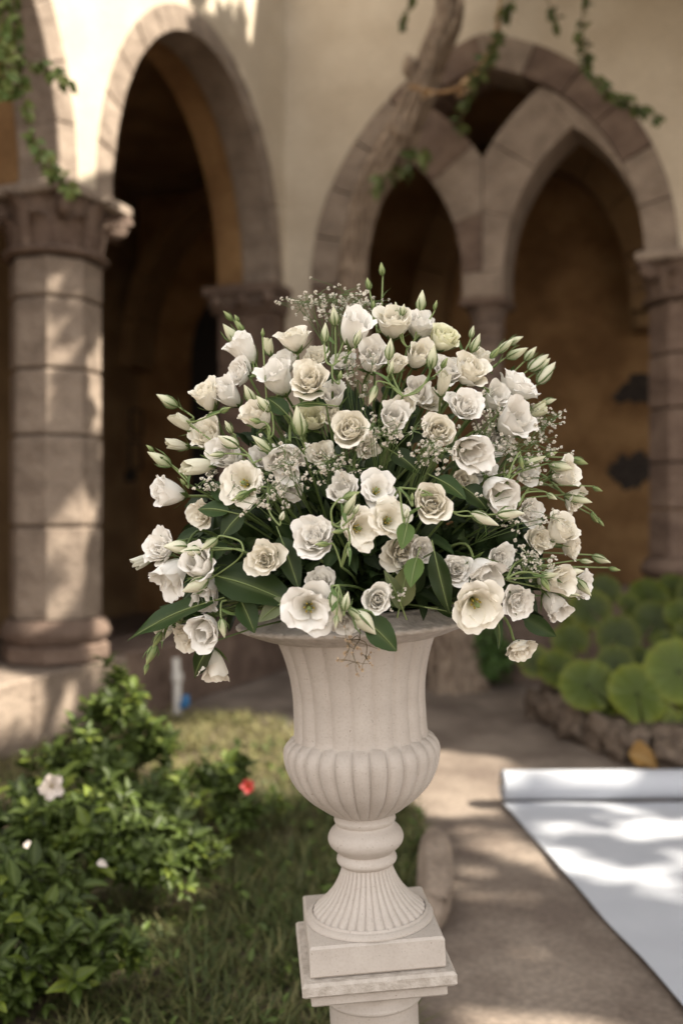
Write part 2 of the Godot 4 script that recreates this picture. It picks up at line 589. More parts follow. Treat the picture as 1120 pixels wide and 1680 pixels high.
func pillar(w: Node, at: Vector3, r: float, turn: float, joints: Array, foot: float, which: String) -> void:
	var p := hub("pillar", w, Transform3D(Basis(), at))
	for k in joints.size() - 1:
		var wob := rnd(0.985, 1.015)
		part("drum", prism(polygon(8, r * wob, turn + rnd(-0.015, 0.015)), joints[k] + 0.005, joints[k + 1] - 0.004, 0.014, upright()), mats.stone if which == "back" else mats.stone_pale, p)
	var low: float = joints[0]
	var b := hub("base", p)
	part("torus", lathe(smooth_profile([Vector2(r * 1.0, low + 0.01), Vector2(r * 1.13, low - 0.03), Vector2(r * 1.19, low - 0.08), Vector2(r * 1.10, low - 0.13), Vector2(r * 1.02, low - 0.145)].map(func(q): return Vector2(q.x, q.y)), 4).duplicate(), 24, func(t, k): return 1.0 + 0.05 * noise.get_noise_2d(cos(t) * 70.0 + k * 4.0, sin(t) * 70.0 + r * 900.0)), mats.stone, b)
	part("plinth", prism(polygon(8, r * 1.17, turn), foot, low - 0.143, 0.02, upright()), mats.stone, b)
	# capital: necking, bell, two rows of leaves, corner scrolls, abacus
	var top: float = joints[joints.size() - 1]
	var c := hub("capital", p)
	var nk := []
	for k in 9: nk.append(Vector2(r + 0.05 * sin(PI * k / 8.0), top + 0.06 * k / 8.0))
	part("necking", lathe(nk, 24, func(t, _k): return 1.0 + 0.02 * noise.get_noise_2d(cos(t) * 50.0, sin(t) * 50.0)), mats.stone, c)
	var rise := SPRING - top
	var bell := []
	for k in 13:
		var v := k / 12.0
		bell.append(Vector2(r * (0.93 + 0.16 * v * v), top + 0.04 + (rise - 0.1) * v))
	part("bell", lathe(bell, 40, func(t, k): return 1.0 + 0.045 * sin(t * 16.0 + k * 0.1) * sin(PI * k / 12.0)), mats.stone, c)
	for k in 16:
		var t := TAU * k / 16.0 + turn
		var out := Vector3(cos(t), 0, sin(t))
		var big := k % 2 == 0
		var s := Shape.new()
		var pts := PackedVector3Array()
		for j in 8:
			var v := j / 7.0
			var wd := 0.075 * sin(PI * (0.25 + 0.7 * v)) * (1.0 + 0.2 * sin(v * 22.0))
			for i in 5:
				var u := i / 2.0 - 1.0
				pts.append(Vector3(u * wd, v * rise * (0.55 if big else 0.85) - 0.07 * maxf(0.0, v - 0.75) * 4.0 * v, 0.025 + 0.05 * v + 0.13 * pow(v, 5.0) - 0.035 * absf(u)))
		s.grid(pts, 4, 7)
		part("carved_leaf", s.mesh(), mats.stone, c, Transform3D(Basis(Vector3.UP.cross(out), Vector3.UP, out), out * r * 0.93 + Vector3(0, top + 0.05, 0)))
	for k in 4:
		var t := TAU * (k + 0.5) / 4.0
		var out := Vector3(cos(t), 0, sin(t))
		var sc := []
		var rr := []
		for q in 22:
			var a := q * 0.55
			var d := 0.075 * (1.0 - q / 26.0)
			sc.append(out * (0.055 + d * cos(a)) + Vector3(0, d * sin(a), 0))
			rr.append(0.045)
		part("scroll", tube(sc, rr, 8), mats.stone, c, Transform3D(Basis(), out * (r * 1.12) + Vector3(0, top + rise * 0.68, 0)))
	part("abacus", prism(rect(-r * 1.2, -r * 1.2, r * 1.2, r * 1.2), SPRING - 0.075, SPRING - 0.003, 0.014, upright()), mats.stone_pale, c)

# ---------------------------------------------------------------- the twin arches in the back wall
func circle_stone(c0: Vector2, r0: float, c1: Vector2, r1: Callable, t0: float, t1: float, side: float, z0: float, z1: float) -> ArrayMesh:
	# stone between the inner circle round c0 and the outer reach r1(angle), both measured along rays from c0; side -1 mirrors
	var poly := PackedVector2Array()
	var steps := 4
	for i in steps + 1:
		var t := lerpf(t0, t1, float(i) / steps)
		poly.append(c0 + Vector2(side * cos(t), sin(t)) * float(r1.call(t)))
	for i in steps + 1:
		var t := lerpf(t1, t0, float(i) / steps)
		poly.append(c0 + Vector2(side * cos(t), sin(t)) * r0)
	if Geometry2D.is_polygon_clockwise(poly): poly.reverse()
	return prism(poly, z0, z1, 0.0)

func build_back_arcade() -> void:
	wall_frame_back = Transform3D(Basis(Vector3(0.928, 0, 0.373), Vector3.UP, Vector3(-0.373, 0, 0.928)), Vector3(-0.505, 0, -8.77))
	var w := thing("twin_arch_wall", "shaded cream wall with two pointed stone arches under one large pointed arch", "wall")
	w.transform = wall_frame_back
	var mid := 1.8
	var poly := PackedVector2Array([Vector2(0.0, 0.8), Vector2(0.255, 0.8), Vector2(0.255, SPRING)])
	var reach := 2.02
	var apex := acos(0.48 / reach)
	for i in 21:
		var t := apex * i / 20.0
		poly.append(Vector2(mid + 0.48 - reach * cos(t), SPRING + reach * sin(t)))
	for i in range(1, 21):
		var t := apex * (20 - i) / 20.0
		poly.append(Vector2(mid - 0.48 + reach * cos(t), SPRING + reach * sin(t)))
	poly.append(Vector2(3.76, SPRING))
	for p in ellipse_arc(5.1, SPRING, 1.34, 1.5, PI, 0.0, 18): poly.append(p)
	for q in [Vector2(6.44, 0.8), Vector2(16.0, 0.8), Vector2(16.0, 8.2), Vector2(0.0, 8.2)]: poly.append(q)
	part("plaster", prism(poly, -0.45, 0.0), mats.plaster, w)
	for side in [-1.0, 1.0]:
		# big arch
		var n := 6
		var a2 := acos(0.48 / 1.89)
		for k in n:
			part("voussoir", circle_stone(Vector2(mid - side * 0.48, SPRING), 1.77, Vector2.ZERO, func(_t): return 2.025, a2 * k / n + 0.004, a2 * (k + 1) / n - 0.004, side, -0.45, 0.012 + rnd(0, 0.012)), mats.stone_pale if rnd(0, 1) < 0.5 else mats.stone, w)
		# small arches: the limb on the middle column, then the limb under the big arch
		var ap := acos(0.788 / 1.353)
		var cc := Vector2(mid + side * (0.74 + 0.788), SPRING)
		for k in 3:
			part("voussoir", circle_stone(cc, 1.353, Vector2.ZERO, func(t): return minf(1.795, 1.524 / cos(t)), ap * k / 3.0 + 0.0025, ap * (k + 1) / 3.0 - 0.0025, -side, -0.42, -0.012 + rnd(0, 0.01)), mats.stone_pale if rnd(0, 1) < 0.6 else mats.stone, w)
		var c2 := Vector2(mid + side * (0.74 - 0.788), SPRING)
		for k in 3:
			var f := func(t): return maxf(1.357, -0.432 * cos(t) + sqrt(1.764 * 1.764 - pow(0.432 * sin(t), 2.0)))
			part("voussoir", circle_stone(c2, 1.353, Vector2.ZERO, f, lerpf(0.02, ap, k / 3.0) + 0.0025, lerpf(0.02, ap, (k + 1) / 3.0) - 0.0025, side, -0.42, -0.012 + rnd(0, 0.01)), mats.stone_pale, w)
		var key := PackedVector2Array([Vector2(side * 0.742, 1.10), Vector2(side * 0.81, 1.195), Vector2(side * 0.66, 1.345), Vector2(side * 0.486, 1.456)])
		var kp := PackedVector2Array()
		for q in key: kp.append(Vector2(mid, SPRING) + q)
		if Geometry2D.is_polygon_clockwise(kp): kp.reverse()
		part("keystone", prism(kp, -0.42, -0.008, 0.0), mats.stone_pale, w)
	part("mullion", block(1.627, 3.19, -0.42, 1.973, 3.398, -0.006, 0.006), mats.stone_pale, w)
	# big arch keystone
	part("keystone", prism(PackedVector2Array([Vector2(mid, 5.115), Vector2(mid + 0.05, 5.085), Vector2(mid + 0.06, 5.325), Vector2(mid, 5.378), Vector2(mid - 0.06, 5.325), Vector2(mid - 0.05, 5.085)]), -0.44, 0.016, 0.0), mats.stone_pale, w)
	# left jamb
	var y := 0.8
	for hgt in [0.45, 0.38, 0.5, 0.42, 0.46, 0.386]:
		part("jamb_stone", block(0.257, y + 0.004, -0.45, 0.508, y + hgt - 0.004, 0.008 + rnd(0, 0.01), 0.008), mats.stone, w)
		y += hgt
	# middle column
	var c := hub("column", w, Transform3D(Basis(), Vector3(mid, 0, -0.21)))
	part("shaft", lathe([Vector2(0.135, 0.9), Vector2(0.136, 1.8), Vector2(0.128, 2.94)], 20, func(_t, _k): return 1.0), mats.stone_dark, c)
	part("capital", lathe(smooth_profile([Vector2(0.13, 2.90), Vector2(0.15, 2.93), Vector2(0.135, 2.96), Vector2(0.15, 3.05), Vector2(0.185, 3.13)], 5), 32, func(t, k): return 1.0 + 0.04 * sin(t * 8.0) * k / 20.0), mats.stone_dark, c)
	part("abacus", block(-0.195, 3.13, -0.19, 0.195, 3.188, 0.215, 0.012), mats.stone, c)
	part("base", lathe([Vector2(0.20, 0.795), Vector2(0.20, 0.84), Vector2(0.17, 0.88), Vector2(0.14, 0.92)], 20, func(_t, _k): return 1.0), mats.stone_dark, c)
	pillar(w, Vector3(3.43, 0, -0.22), 0.33, 0.3, [1.03, 1.42, 1.78, 2.2, 2.62, 3.03], 0.8, "back")
	var x := 0.0
	while x < 15.9:
		var x1 := minf(x + rnd(0.6, 1.0), 16.0)
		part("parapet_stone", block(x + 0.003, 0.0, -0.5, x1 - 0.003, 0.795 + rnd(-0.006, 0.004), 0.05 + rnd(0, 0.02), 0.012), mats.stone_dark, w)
		x = x1

func build_corridors() -> void:
	# the covered walk behind both arcades
	var h := thing("cloister_walk", "dark ochre plastered walk behind the arches, with stained walls", "passage")
	h.transform = wall_frame_back
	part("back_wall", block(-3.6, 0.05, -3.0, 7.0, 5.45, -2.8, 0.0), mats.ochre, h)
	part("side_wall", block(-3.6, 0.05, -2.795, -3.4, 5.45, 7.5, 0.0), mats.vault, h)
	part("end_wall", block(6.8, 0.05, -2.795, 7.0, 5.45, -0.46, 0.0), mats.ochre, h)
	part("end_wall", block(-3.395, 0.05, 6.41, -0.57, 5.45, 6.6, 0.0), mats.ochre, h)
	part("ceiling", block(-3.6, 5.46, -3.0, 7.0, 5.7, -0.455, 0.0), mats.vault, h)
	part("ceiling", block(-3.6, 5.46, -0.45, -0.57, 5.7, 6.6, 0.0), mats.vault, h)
	part("walk_floor", block(-3.395, -0.1, -2.795, 6.795, 0.1, -0.51, 0.0), mats.stone_dark, h)
	part("walk_floor", block(-3.395, -0.1, -0.505, -0.57, 0.1, 6.4, 0.0), mats.stone_dark, h)
	# ribs of the vault: on the back wall behind each opening, and across the walk on the left
	for c in [1.75, 4.4]:
		for k in 9:
			var t0 := PI * k / 9.0 + 0.004
			var t1 := PI * (k + 1) / 9.0 - 0.004
			part("rib_stone", ring_stone(c, 3.46, 1.0, 1.62, 1.36, 1.98, t0, t1, -2.8, -2.42), mats.vault, h)
	for c in [1.75, 4.4]:
		part("corbel", block(c + 1.0, 3.28, -2.8, c + 1.36, 3.455, -2.46, 0.05), mats.vault, h)
		part("corbel", block(c - 1.36, 3.28, -2.8, c - 1.0, 3.455, -2.46, 0.05), mats.vault, h)
	for k in 11:
		part("rib_stone", ring_stone(-1.75, 3.2, 1.42, 2.0, 1.64, 2.2, PI * k / 11.0 + 0.003, PI * (k + 1) / 11.0 - 0.003, -2.8, -2.3), mats.vault, h)
	# arched door
	var d := hub("door", h, Transform3D(Basis(), Vector3(-2.05, 0, -2.795)))
	var dp := PackedVector2Array([Vector2(-0.56, 0.1), Vector2(0.56, 0.1)])
	for p in ellipse_arc(0.0, 3.3, 0.56, 0.86, 0.0, PI, 14): dp.append(p)
	part("door_leaf", prism(dp, 0.0, 0.05, 0.01), mats.door_wood, d)
	for k in 3:
		part("hinge", block(-0.5, 0.6 + 1.1 * k, 0.052, 0.3, 0.66 + 1.1 * k, 0.066, 0.003), mats.iron, d)
	# flaked patches of bare dark mortar on the wall
	for q in [[2.80, 2.70, 0.21, 0.17, 1.0], [2.72, 1.85, 0.24, 0.20, 6.0]]:
		var pp := PackedVector2Array()
		for i in 44:
			var t: float = TAU * i / 44.0
			var r: float = 1.0 + 0.9 * noise.get_noise_2d(cos(t) * 26.0 + float(q[4]) * 90.0, sin(t) * 26.0) + 0.15 * noise.get_noise_2d(cos(t) * 110.0, sin(t) * 110.0)
			pp.append(Vector2(q[0] + cos(t) * float(q[2]) * r, q[1] + sin(t) * float(q[3]) * r))
		part("bare_patch", prism(pp, -2.798, -2.793), mats.bare_mortar, h)
	# iron frames of a wall lantern seen between pillar and arch
	var lf := thing("wall_lantern", "small black iron lantern frame on the dark wall behind the pillar", "lantern")
	lf.transform = wall_frame_left * Transform3D(Basis(), Vector3(1.55, 2.05, -2.62))
	for k in 2:
		for q in [[-0.13, -0.16, -0.11, 0.16], [0.11, -0.16, 0.13, 0.16], [-0.109, -0.16, 0.109, -0.14], [-0.109, 0.14, 0.109, 0.16]]:
			part("bar", block(q[0], q[1], -0.01, q[2], q[3], 0.01, 0.002), mats.iron, lf, Transform3D(Basis(), Vector3(0.02 * k, 0.37 * k, 0.0)))
	part("bracket", block(-0.015, -0.30, -0.14, 0.015, -0.165, -0.0, 0.002), mats.iron, lf)

# ---------------------------------------------------------------- tree, its crown and the vines
func open_to_sun(p: Vector3) -> float:
	# how far the crown is open along the sunbeam that passes p (0 closed, 1 open); gaps are shaped to light chosen places on ground, wall and lawn
	var inside: Vector3 = p - sun_way * ((p.y - 1.15) / sun_way.y)
	# the beam past the urn and its flowers
	var to := p - Vector3(0.02, 1.1, -1.95)
	var off := to - sun_way * to.dot(sun_way)
	var rise := off.length()
	if rise < 0.75: return 0.0
	var lw: Vector3 = wall_frame_left.affine_inverse() * p
	var dw: Vector3 = wall_frame_left.basis.inverse() * sun_way
	var k: float = lw.z / dw.z
	var hit: Vector3 = lw - dw * k
	if k > 0.0 and hit.y > 0.0 and hit.y < 7.0 and hit.x > -6.0 and hit.x < 0.0:
		var t := -hit.x
		var g := noise.get_noise_2d(t * 100.0, hit.y * 60.0)
		if hit.y > 3.3:
			var o := clampf(1.0 - absf(t - 2.8) / 1.9, 0.0, 1.0) * 1.7 + g * 0.9
			return clampf(o, 0.0, 1.0)
		if t > 2.4 and t < 3.5: return clampf(0.62 + g * 1.9 + (0.4 if hit.y < 0.5 and t > 2.85 else 0.0), 0.0, 1.0)
		if t >= 2.9 and hit.y < 0.75: return 0.95
		return 0.0
	var f: Vector3 = p - sun_way * (p.y / sun_way.y)
	var x := f.x
	var d := -f.z
	var n := noise.get_noise_2d(x * 75.0, d * 75.0)
	var open := 0.0
	var e := func(cx, cd, rx, rd): return clampf(1.5 - sqrt(pow((x - cx) / rx, 2.0) + pow((d - cd) / rd, 2.0)), 0.0, 1.0)
	open = maxf(open, e.call(0.54, 5.10, 0.46, 0.50) * 2.2)
	open = maxf(open, e.call(-0.62, 5.5, 0.55, 0.95) * 1.6 + n * 0.5)
	if x > 0.62 and d > 2.3 and d < 4.9:
		open = maxf(open, 0.46 + n * 2.0 + (0.2 if d > 3.5 else -0.2))
	if x > 0.3 and x <= 0.9 and d > 2.0 and d < 4.5:
		open = maxf(open, 0.30 + n * 1.8)
	if x < (-0.5 if d < 4.7 else -0.15) and x > -2.4 and d > 2.2 and d < 5.0:
		open = maxf(open, 0.72 + n * 1.9 - 0.4 * clampf((3.2 - d), 0.0, 1.0))
	return clampf(open, 0.0, 1.0)

func build_tree() -> void:
	var t := thing("gnarled_tree", "gnarled brown tree trunk twisting up in front of the twin pointed arches", "tree")
	var route := [[748, 1140, 7.75, 0.24], [743, 1090, 7.78, 0.19], [725, 980, 7.8, 0.165], [672, 820, 7.8, 0.155], [600, 640, 7.8, 0.125], [578, 500, 7.8, 0.11], [582, 405, 7.75, 0.10], [606, 318, 7.7, 0.112], [648, 240, 7.65, 0.125], [682, 165, 7.6, 0.118], [706, 100, 7.6, 0.105], [733, 30, 7.55, 0.10], [742, -60, 7.5, 0.11], [790, -200, 7.2, 0.12]]
	var pts := []
	var rad := []
	for q in route:
		pts.append(spot(q[0], q[1], q[2])); rad.append(q[3])
	var steps := 9
	var line := curve(pts, steps)
	var rr := []
	for k in line.size():
		var f := float(k) / steps
		var i := mini(int(f), rad.size() - 2)
		rr.append(lerpf(rad[i], rad[i + 1], f - i))
	part("trunk", tube(line, rr.map(func(q): return q * 0.97), 72, 0.26), mats.bark, t)
	var strand := []
	var sr := []
	for k in line.size():
		var f := float(k) / line.size()
		var a := f * 9.0 + 0.6
		strand.append(line[k] + Vector3(cos(a), 0.15, sin(a)) * rr[k] * 0.62)
		sr.append(rr[k] * (0.44 + 0.12 * sin(k * 0.5)))
	part("twisted_strand", tube(strand, sr, 40, 0.3), mats.bark, t)
	part("knot", rock(Vector3(0.05, 0.09, 0.06), 4.0, 0.6), mats.bark, t, Transform3D(Basis(), spot(672, 112, 7.57)))
	part("knot", rock(Vector3(0.07, 0.1, 0.07), 9.0, 0.6), mats.bark, t, Transform3D(Basis(), spot(655, 215, 7.55)))
	var top: Vector3 = line[line.size() - 1]
	var limbs := [[Vector3(3.0, 7.2, -6.4), Vector3(5.0, 7.6, -5.0), Vector3(6.5, 7.3, -3.5)], [Vector3(2.6, 7.6, -5.0), Vector3(4.2, 7.4, -3.2), Vector3(5.2, 7.2, -1.4)], [Vector3(2.2, 7.9, -7.4), Vector3(3.6, 8.3, -8.0)]]
	for l in limbs:
		var c := [top]
		c.append_array(l)
		var cl := curve(c, 7)
		part("limb", tube(cl, taper(cl.size(), 0.1, 0.03), 10), mats.bark, t)
	# unseen crown shaped for shade: leaves left out for sun patches and the view
	var xfs := []
	var tints := []
	var count := 0
	var tries := 0
	while count < 46000 and tries < 260000:
		tries += 1
		# a point somewhere on the lit court, followed up the sunbeam into the crown
		var p := Vector3(rnd(-3.3, 3.2), 0.0, rnd(-8.8, -0.2))
		if rng.randf() < 0.3:
			p = wall_frame_left * Vector3(rnd(-4.6, -0.2), rnd(0.0, 5.4), 0.0)
		var y := rnd(6.0, 8.2)
		if p.y > 2.0: y = p.y + rnd(2.0, 3.8)
		p += sun_way * ((y - p.y) / sun_way.y)
		var d := -p.z
		if d > 0.0 and absf(p.x) < 0.42 * d + 0.3 and p.y - EYE < 0.60 * d + 0.3: continue
		if (wall_frame_back.affine_inverse() * p).z < 0.15: continue
		var o := open_to_sun(p)
		if rng.randf() < smoothstep(0.22, 0.42, o) * 1.02: continue
		xfs.append(Transform3D(Basis(any_way(), rnd(0, TAU)) * Basis.from_scale(Vector3.ONE * rnd(0.8, 1.3)), p))
		tints.append(Color(1, 1, 1) * rnd(0.6, 1.3))
		count += 1
	scatter("shade_crown", leaf(0.17, 0.11, 0.2, 0.2, 0.0, 2, 3, Color(0.06, 0.10, 0.025)), mats.leaf_matt, t, xfs, tints)

func hanging_vine(label: String, ctrl: Array, per: int, size: float, lit := false) -> void:
	var c := []
	for q in ctrl: c.append(spot(q[0], q[1], q[2]))
	var v := thing("hanging_vine", label, "vine")
	var line := curve(c, 7)
	part("stem", tube(line, taper(line.size(), 0.006, 0.003), 5), mats.twig, v)
	var kinds := []
	for k in 3: kinds.append(leaf(1.0, 0.72, 0.3, 0.35, 0.0, 4, 5, ([Color(0.09, 0.125, 0.028), Color(0.14, 0.175, 0.045), Color(0.22, 0.25, 0.08)] if lit else [Color(0.048, 0.058, 0.017), Color(0.07, 0.08, 0.021), Color(0.095, 0.105, 0.03)])[k]))  # lit strands get lighter greens: sunlight put into the leaf colour
	for k in per:
		var f := rnd(0.0, line.size() - 1.01)
		var at: Vector3 = line[int(f)].lerp(line[int(f) + 1], f - int(f))
		var way := (any_way() + Vector3(0, -0.5, 0.2)).normalized()
		part("leaf", kinds[k % 3], mats.leaf_matt, v, aim(at + way * 0.01, way, any_way() + Vector3(0, 0.6, 0.9), size * rnd(0.6, 1.2)))

func build_vines() -> void:
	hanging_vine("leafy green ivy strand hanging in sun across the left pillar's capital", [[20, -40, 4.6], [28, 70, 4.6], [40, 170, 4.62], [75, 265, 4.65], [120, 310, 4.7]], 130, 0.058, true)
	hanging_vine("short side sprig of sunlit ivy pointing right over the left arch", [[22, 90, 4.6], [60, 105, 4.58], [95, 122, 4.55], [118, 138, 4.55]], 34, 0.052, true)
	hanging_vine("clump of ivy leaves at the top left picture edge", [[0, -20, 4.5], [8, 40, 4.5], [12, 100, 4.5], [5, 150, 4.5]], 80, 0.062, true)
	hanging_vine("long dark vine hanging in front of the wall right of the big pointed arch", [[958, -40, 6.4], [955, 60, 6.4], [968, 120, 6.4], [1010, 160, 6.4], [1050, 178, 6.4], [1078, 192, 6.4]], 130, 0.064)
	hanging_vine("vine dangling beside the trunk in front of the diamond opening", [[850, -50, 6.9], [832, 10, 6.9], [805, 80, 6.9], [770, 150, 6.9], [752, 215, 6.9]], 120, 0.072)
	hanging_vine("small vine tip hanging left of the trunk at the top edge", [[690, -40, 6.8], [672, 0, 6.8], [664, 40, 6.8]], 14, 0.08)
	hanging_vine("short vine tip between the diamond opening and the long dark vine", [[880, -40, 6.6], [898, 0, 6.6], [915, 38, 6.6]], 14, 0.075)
	hanging_vine("green shoot growing from the trunk over the left pointed arch", [[690, 250, 7.4], [668, 272, 7.35], [640, 290, 7.3], [612, 305, 7.3]], 30, 0.11)
	var r := thing("dried_creeper", "dry orange-brown creeper wound round the trunk with withered leaves", "vine")
	var line := curve([spot(672, 142, 7.35), spot(720, 152, 7.3), spot(760, 140, 7.3), spot(790, 105, 7.3), spot(812, 60, 7.3), spot(820, 0, 7.3), spot(826, -40, 7.3)], 7)
	part("stem", tube(line, taper(line.size(), 0.016, 0.010), 6, 0.2), mats.dry_vine, r)
	var dl := leaf(1.0, 0.75, 0.5, 0.5, 0.1, 4, 5, Color(0.9, 0.9, 0.9), Color(1, 1, 1))
	for k in 34:
		var f := rnd(0.0, line.size() - 1.01)
		if k < 16: f = rnd(12.0, 22.0)
		part("withered_leaf", dl, mats.dry_leaf, r, aim(line[int(f)], any_way() + Vector3(0, -0.3, 0.2), any_way(), rnd(0.04, 0.09)))

# ---------------------------------------------------------------- runner, border stones, beds
func build_runner() -> void:
	var r := thing("aisle_runner", "flat white aisle runner laid over the stone path", "carpet")
	var s := Shape.new()
	var pts := PackedVector3Array()
	for j in 41:
		var d := lerpf(4.62, 0.6, j / 40.0)
		var x0 := 0.765 + (4.62 - d) * 0.098
		for i in 25:
			var x := lerpf(x0, x0 + 1.55, i / 24.0)
			x += 0.0025 * sin(d * 5.0) + 0.0015 * sin(d * 13.0)
			pts.append(Vector3(x, 0.023 + 0.008 * noise.get_noise_2d(x * 50.0, d * 25.0) + 0.003 * sin(d * 7.0 + x), -d))
	s.grid(pts, 24, 40)
	part("cloth", s.mesh(), mats.runner, r)
	var roll := thing("runner_roll", "rolled-up end of the white runner lying across the path", "roll")
	roll.position = Vector3(0.765, 0.098, -4.66)
	roll.rotation.y = 0.02
	var turns := 3.2
	var sp := Shape.new()
	var rows := PackedVector3Array()
	var steps := 110
	for k in steps + 1:
		var a := TAU * turns * k / steps
		var rad := 0.036 + 0.040 * k / steps
		for i in 2:
			rows.append(Vector3(1.55 * i, rad * cos(a - PI), rad * sin(a - PI)))
	sp.grid(rows, 1, steps)
	part("rolled_cloth", sp.mesh(), mats.runner, roll)
	var face := Shape.new()
	var fp := PackedVector3Array()
	for j in 8:
		for i in 33:
			var t := TAU * i / 32.0
			var rad := lerpf(0.039, 0.074, j / 7.0)
			fp.append(Vector3(0.002 + 0.004 * (j % 2), rad * cos(t), rad * sin(t)))
	face.grid(fp, 32, 7)
	part("layered_edge", face.mesh(), mats.runner, roll)
	var o := Shape.new()
	var ring := []
	for k in 2: ring.append(Vector3(-0.004 + 1.548 * k, 0, 0))
	add_tube(o, ring, [0.0385, 0.0385], 24)
	o.ix.resize(o.ix.size() - 72)
	part("card_tube", o.mesh(), mats.card, roll)

func build_beds() -> void:
	# rounded stones along the lawn
	var data := [[0.345, 3.60, 0.065, 0.09, 0.40, "long rounded pale border stone beside the pedestal, between grass and path", -0.10], [0.20, 4.98, 0.12, 0.035, 0.20, "flat half-buried border stone behind the urn's bowl", -0.5]]
	for q in data:
		var b := part("border_stone", rock(Vector3(q[2], q[3], q[4]), q[0] * 10.0 + q[1], 0.22, 24, 16), mats.stone_pale, self, Transform3D(Basis(Vector3.UP, q[6]), Vector3(q[0], q[3] * 0.75, -q[1])))
		tag(b, q[5], "stone", "stones edging the lawn")
	# raised bed on the right with rough edging
	var bed := Shape.new()
	var top := PackedVector2Array([Vector2(1.40, 6.75), Vector2(1.66, 5.45), Vector2(4.2, 5.3), Vector2(4.2, 6.4), Vector2(1.7, 7.3)])
	var soil := prism(top, 0.0, 0.17, 0.0, Transform3D(Basis(Vector3(1, 0, 0), Vector3(0, 0, -1), Vector3(0, 1, 0)), Vector3.ZERO))
	tag(part("planting_soil", soil, mats.soil, self), "", "", "", "structure")
	var names := ["mossy rough stone at the sharp near corner of the leopard plant bed", "broken brown edging stone under the lowest round leaves", "low edging stone with moss beside the path, third from the near corner", "dark edging stone half under round leaves, fourth from the near corner", "farthest edging stone of the round-leaved bed, under the yellowish leaf", "edging stone behind the runner roll, right of the dead leaf", "last edging stone at the right picture edge behind the roll"]
	var at := [[1.62, 5.50], [1.57, 5.76], [1.50, 6.04], [1.45, 6.33], [1.39, 6.66], [1.84, 5.42], [2.14, 5.38]]
	for k in 7:
		var b := part("edging_stone", rock(Vector3(rnd(0.11, 0.15), rnd(0.10, 0.14), rnd(0.13, 0.17)), k * 3.3 + 1.0, 0.9, 18, 12), mats.rough_rock, self, Transform3D(Basis(Vector3.UP, rnd(0, 3)), Vector3(at[k][0], 0.07, -at[k][1])))
		tag(b, names[k], "stone", "rough stones edging the right bed")
	var dead := part("dead_leaf", leaf(0.16, 0.15, 0.7, 0.5, 0.3, 6, 7, Color(0.28, 0.16, 0.05), Color(0.34, 0.22, 0.09)), mats.leaf_matt, self, aim(spot(1030, 1238, 5.3), Vector3(0.8, -0.1, 0.3), Vector3(-0.2, 0.7, 0.7), 1.0))
	tag(dead, "curled brown dead leaf on the edging stones behind the runner roll", "leaf")
	leopard_plant()
	# white pipe with a blue cap beside the wall on the left
	var pipe := thing("standpipe", "thin white upright pipe with a small blue tap by the left parapet", "pipe", spot(291, 1165, 6.75))
	part("pipe", tube([Vector3(0, -0.05, 0), Vector3(0, 0.2, 0), Vector3(-0.01, 0.36, 0)], [0.03, 0.03, 0.028], 12), mats.pipe_white, pipe)
	part("tap", tube([Vector3(0.03, 0.03, 0.03), Vector3(0.065, 0.05, 0.035), Vector3(0.065, 0.11, 0.035)], [0.022, 0.03, 0.024], 10), mats.blue_cap, pipe)
	part("collar", lathe([Vector2(0.036, 0.20), Vector2(0.042, 0.21), Vector2(0.042, 0.25), Vector2(0.036, 0.26)], 14, func(_t, _k): return 1.0), mats.pipe_white, pipe)

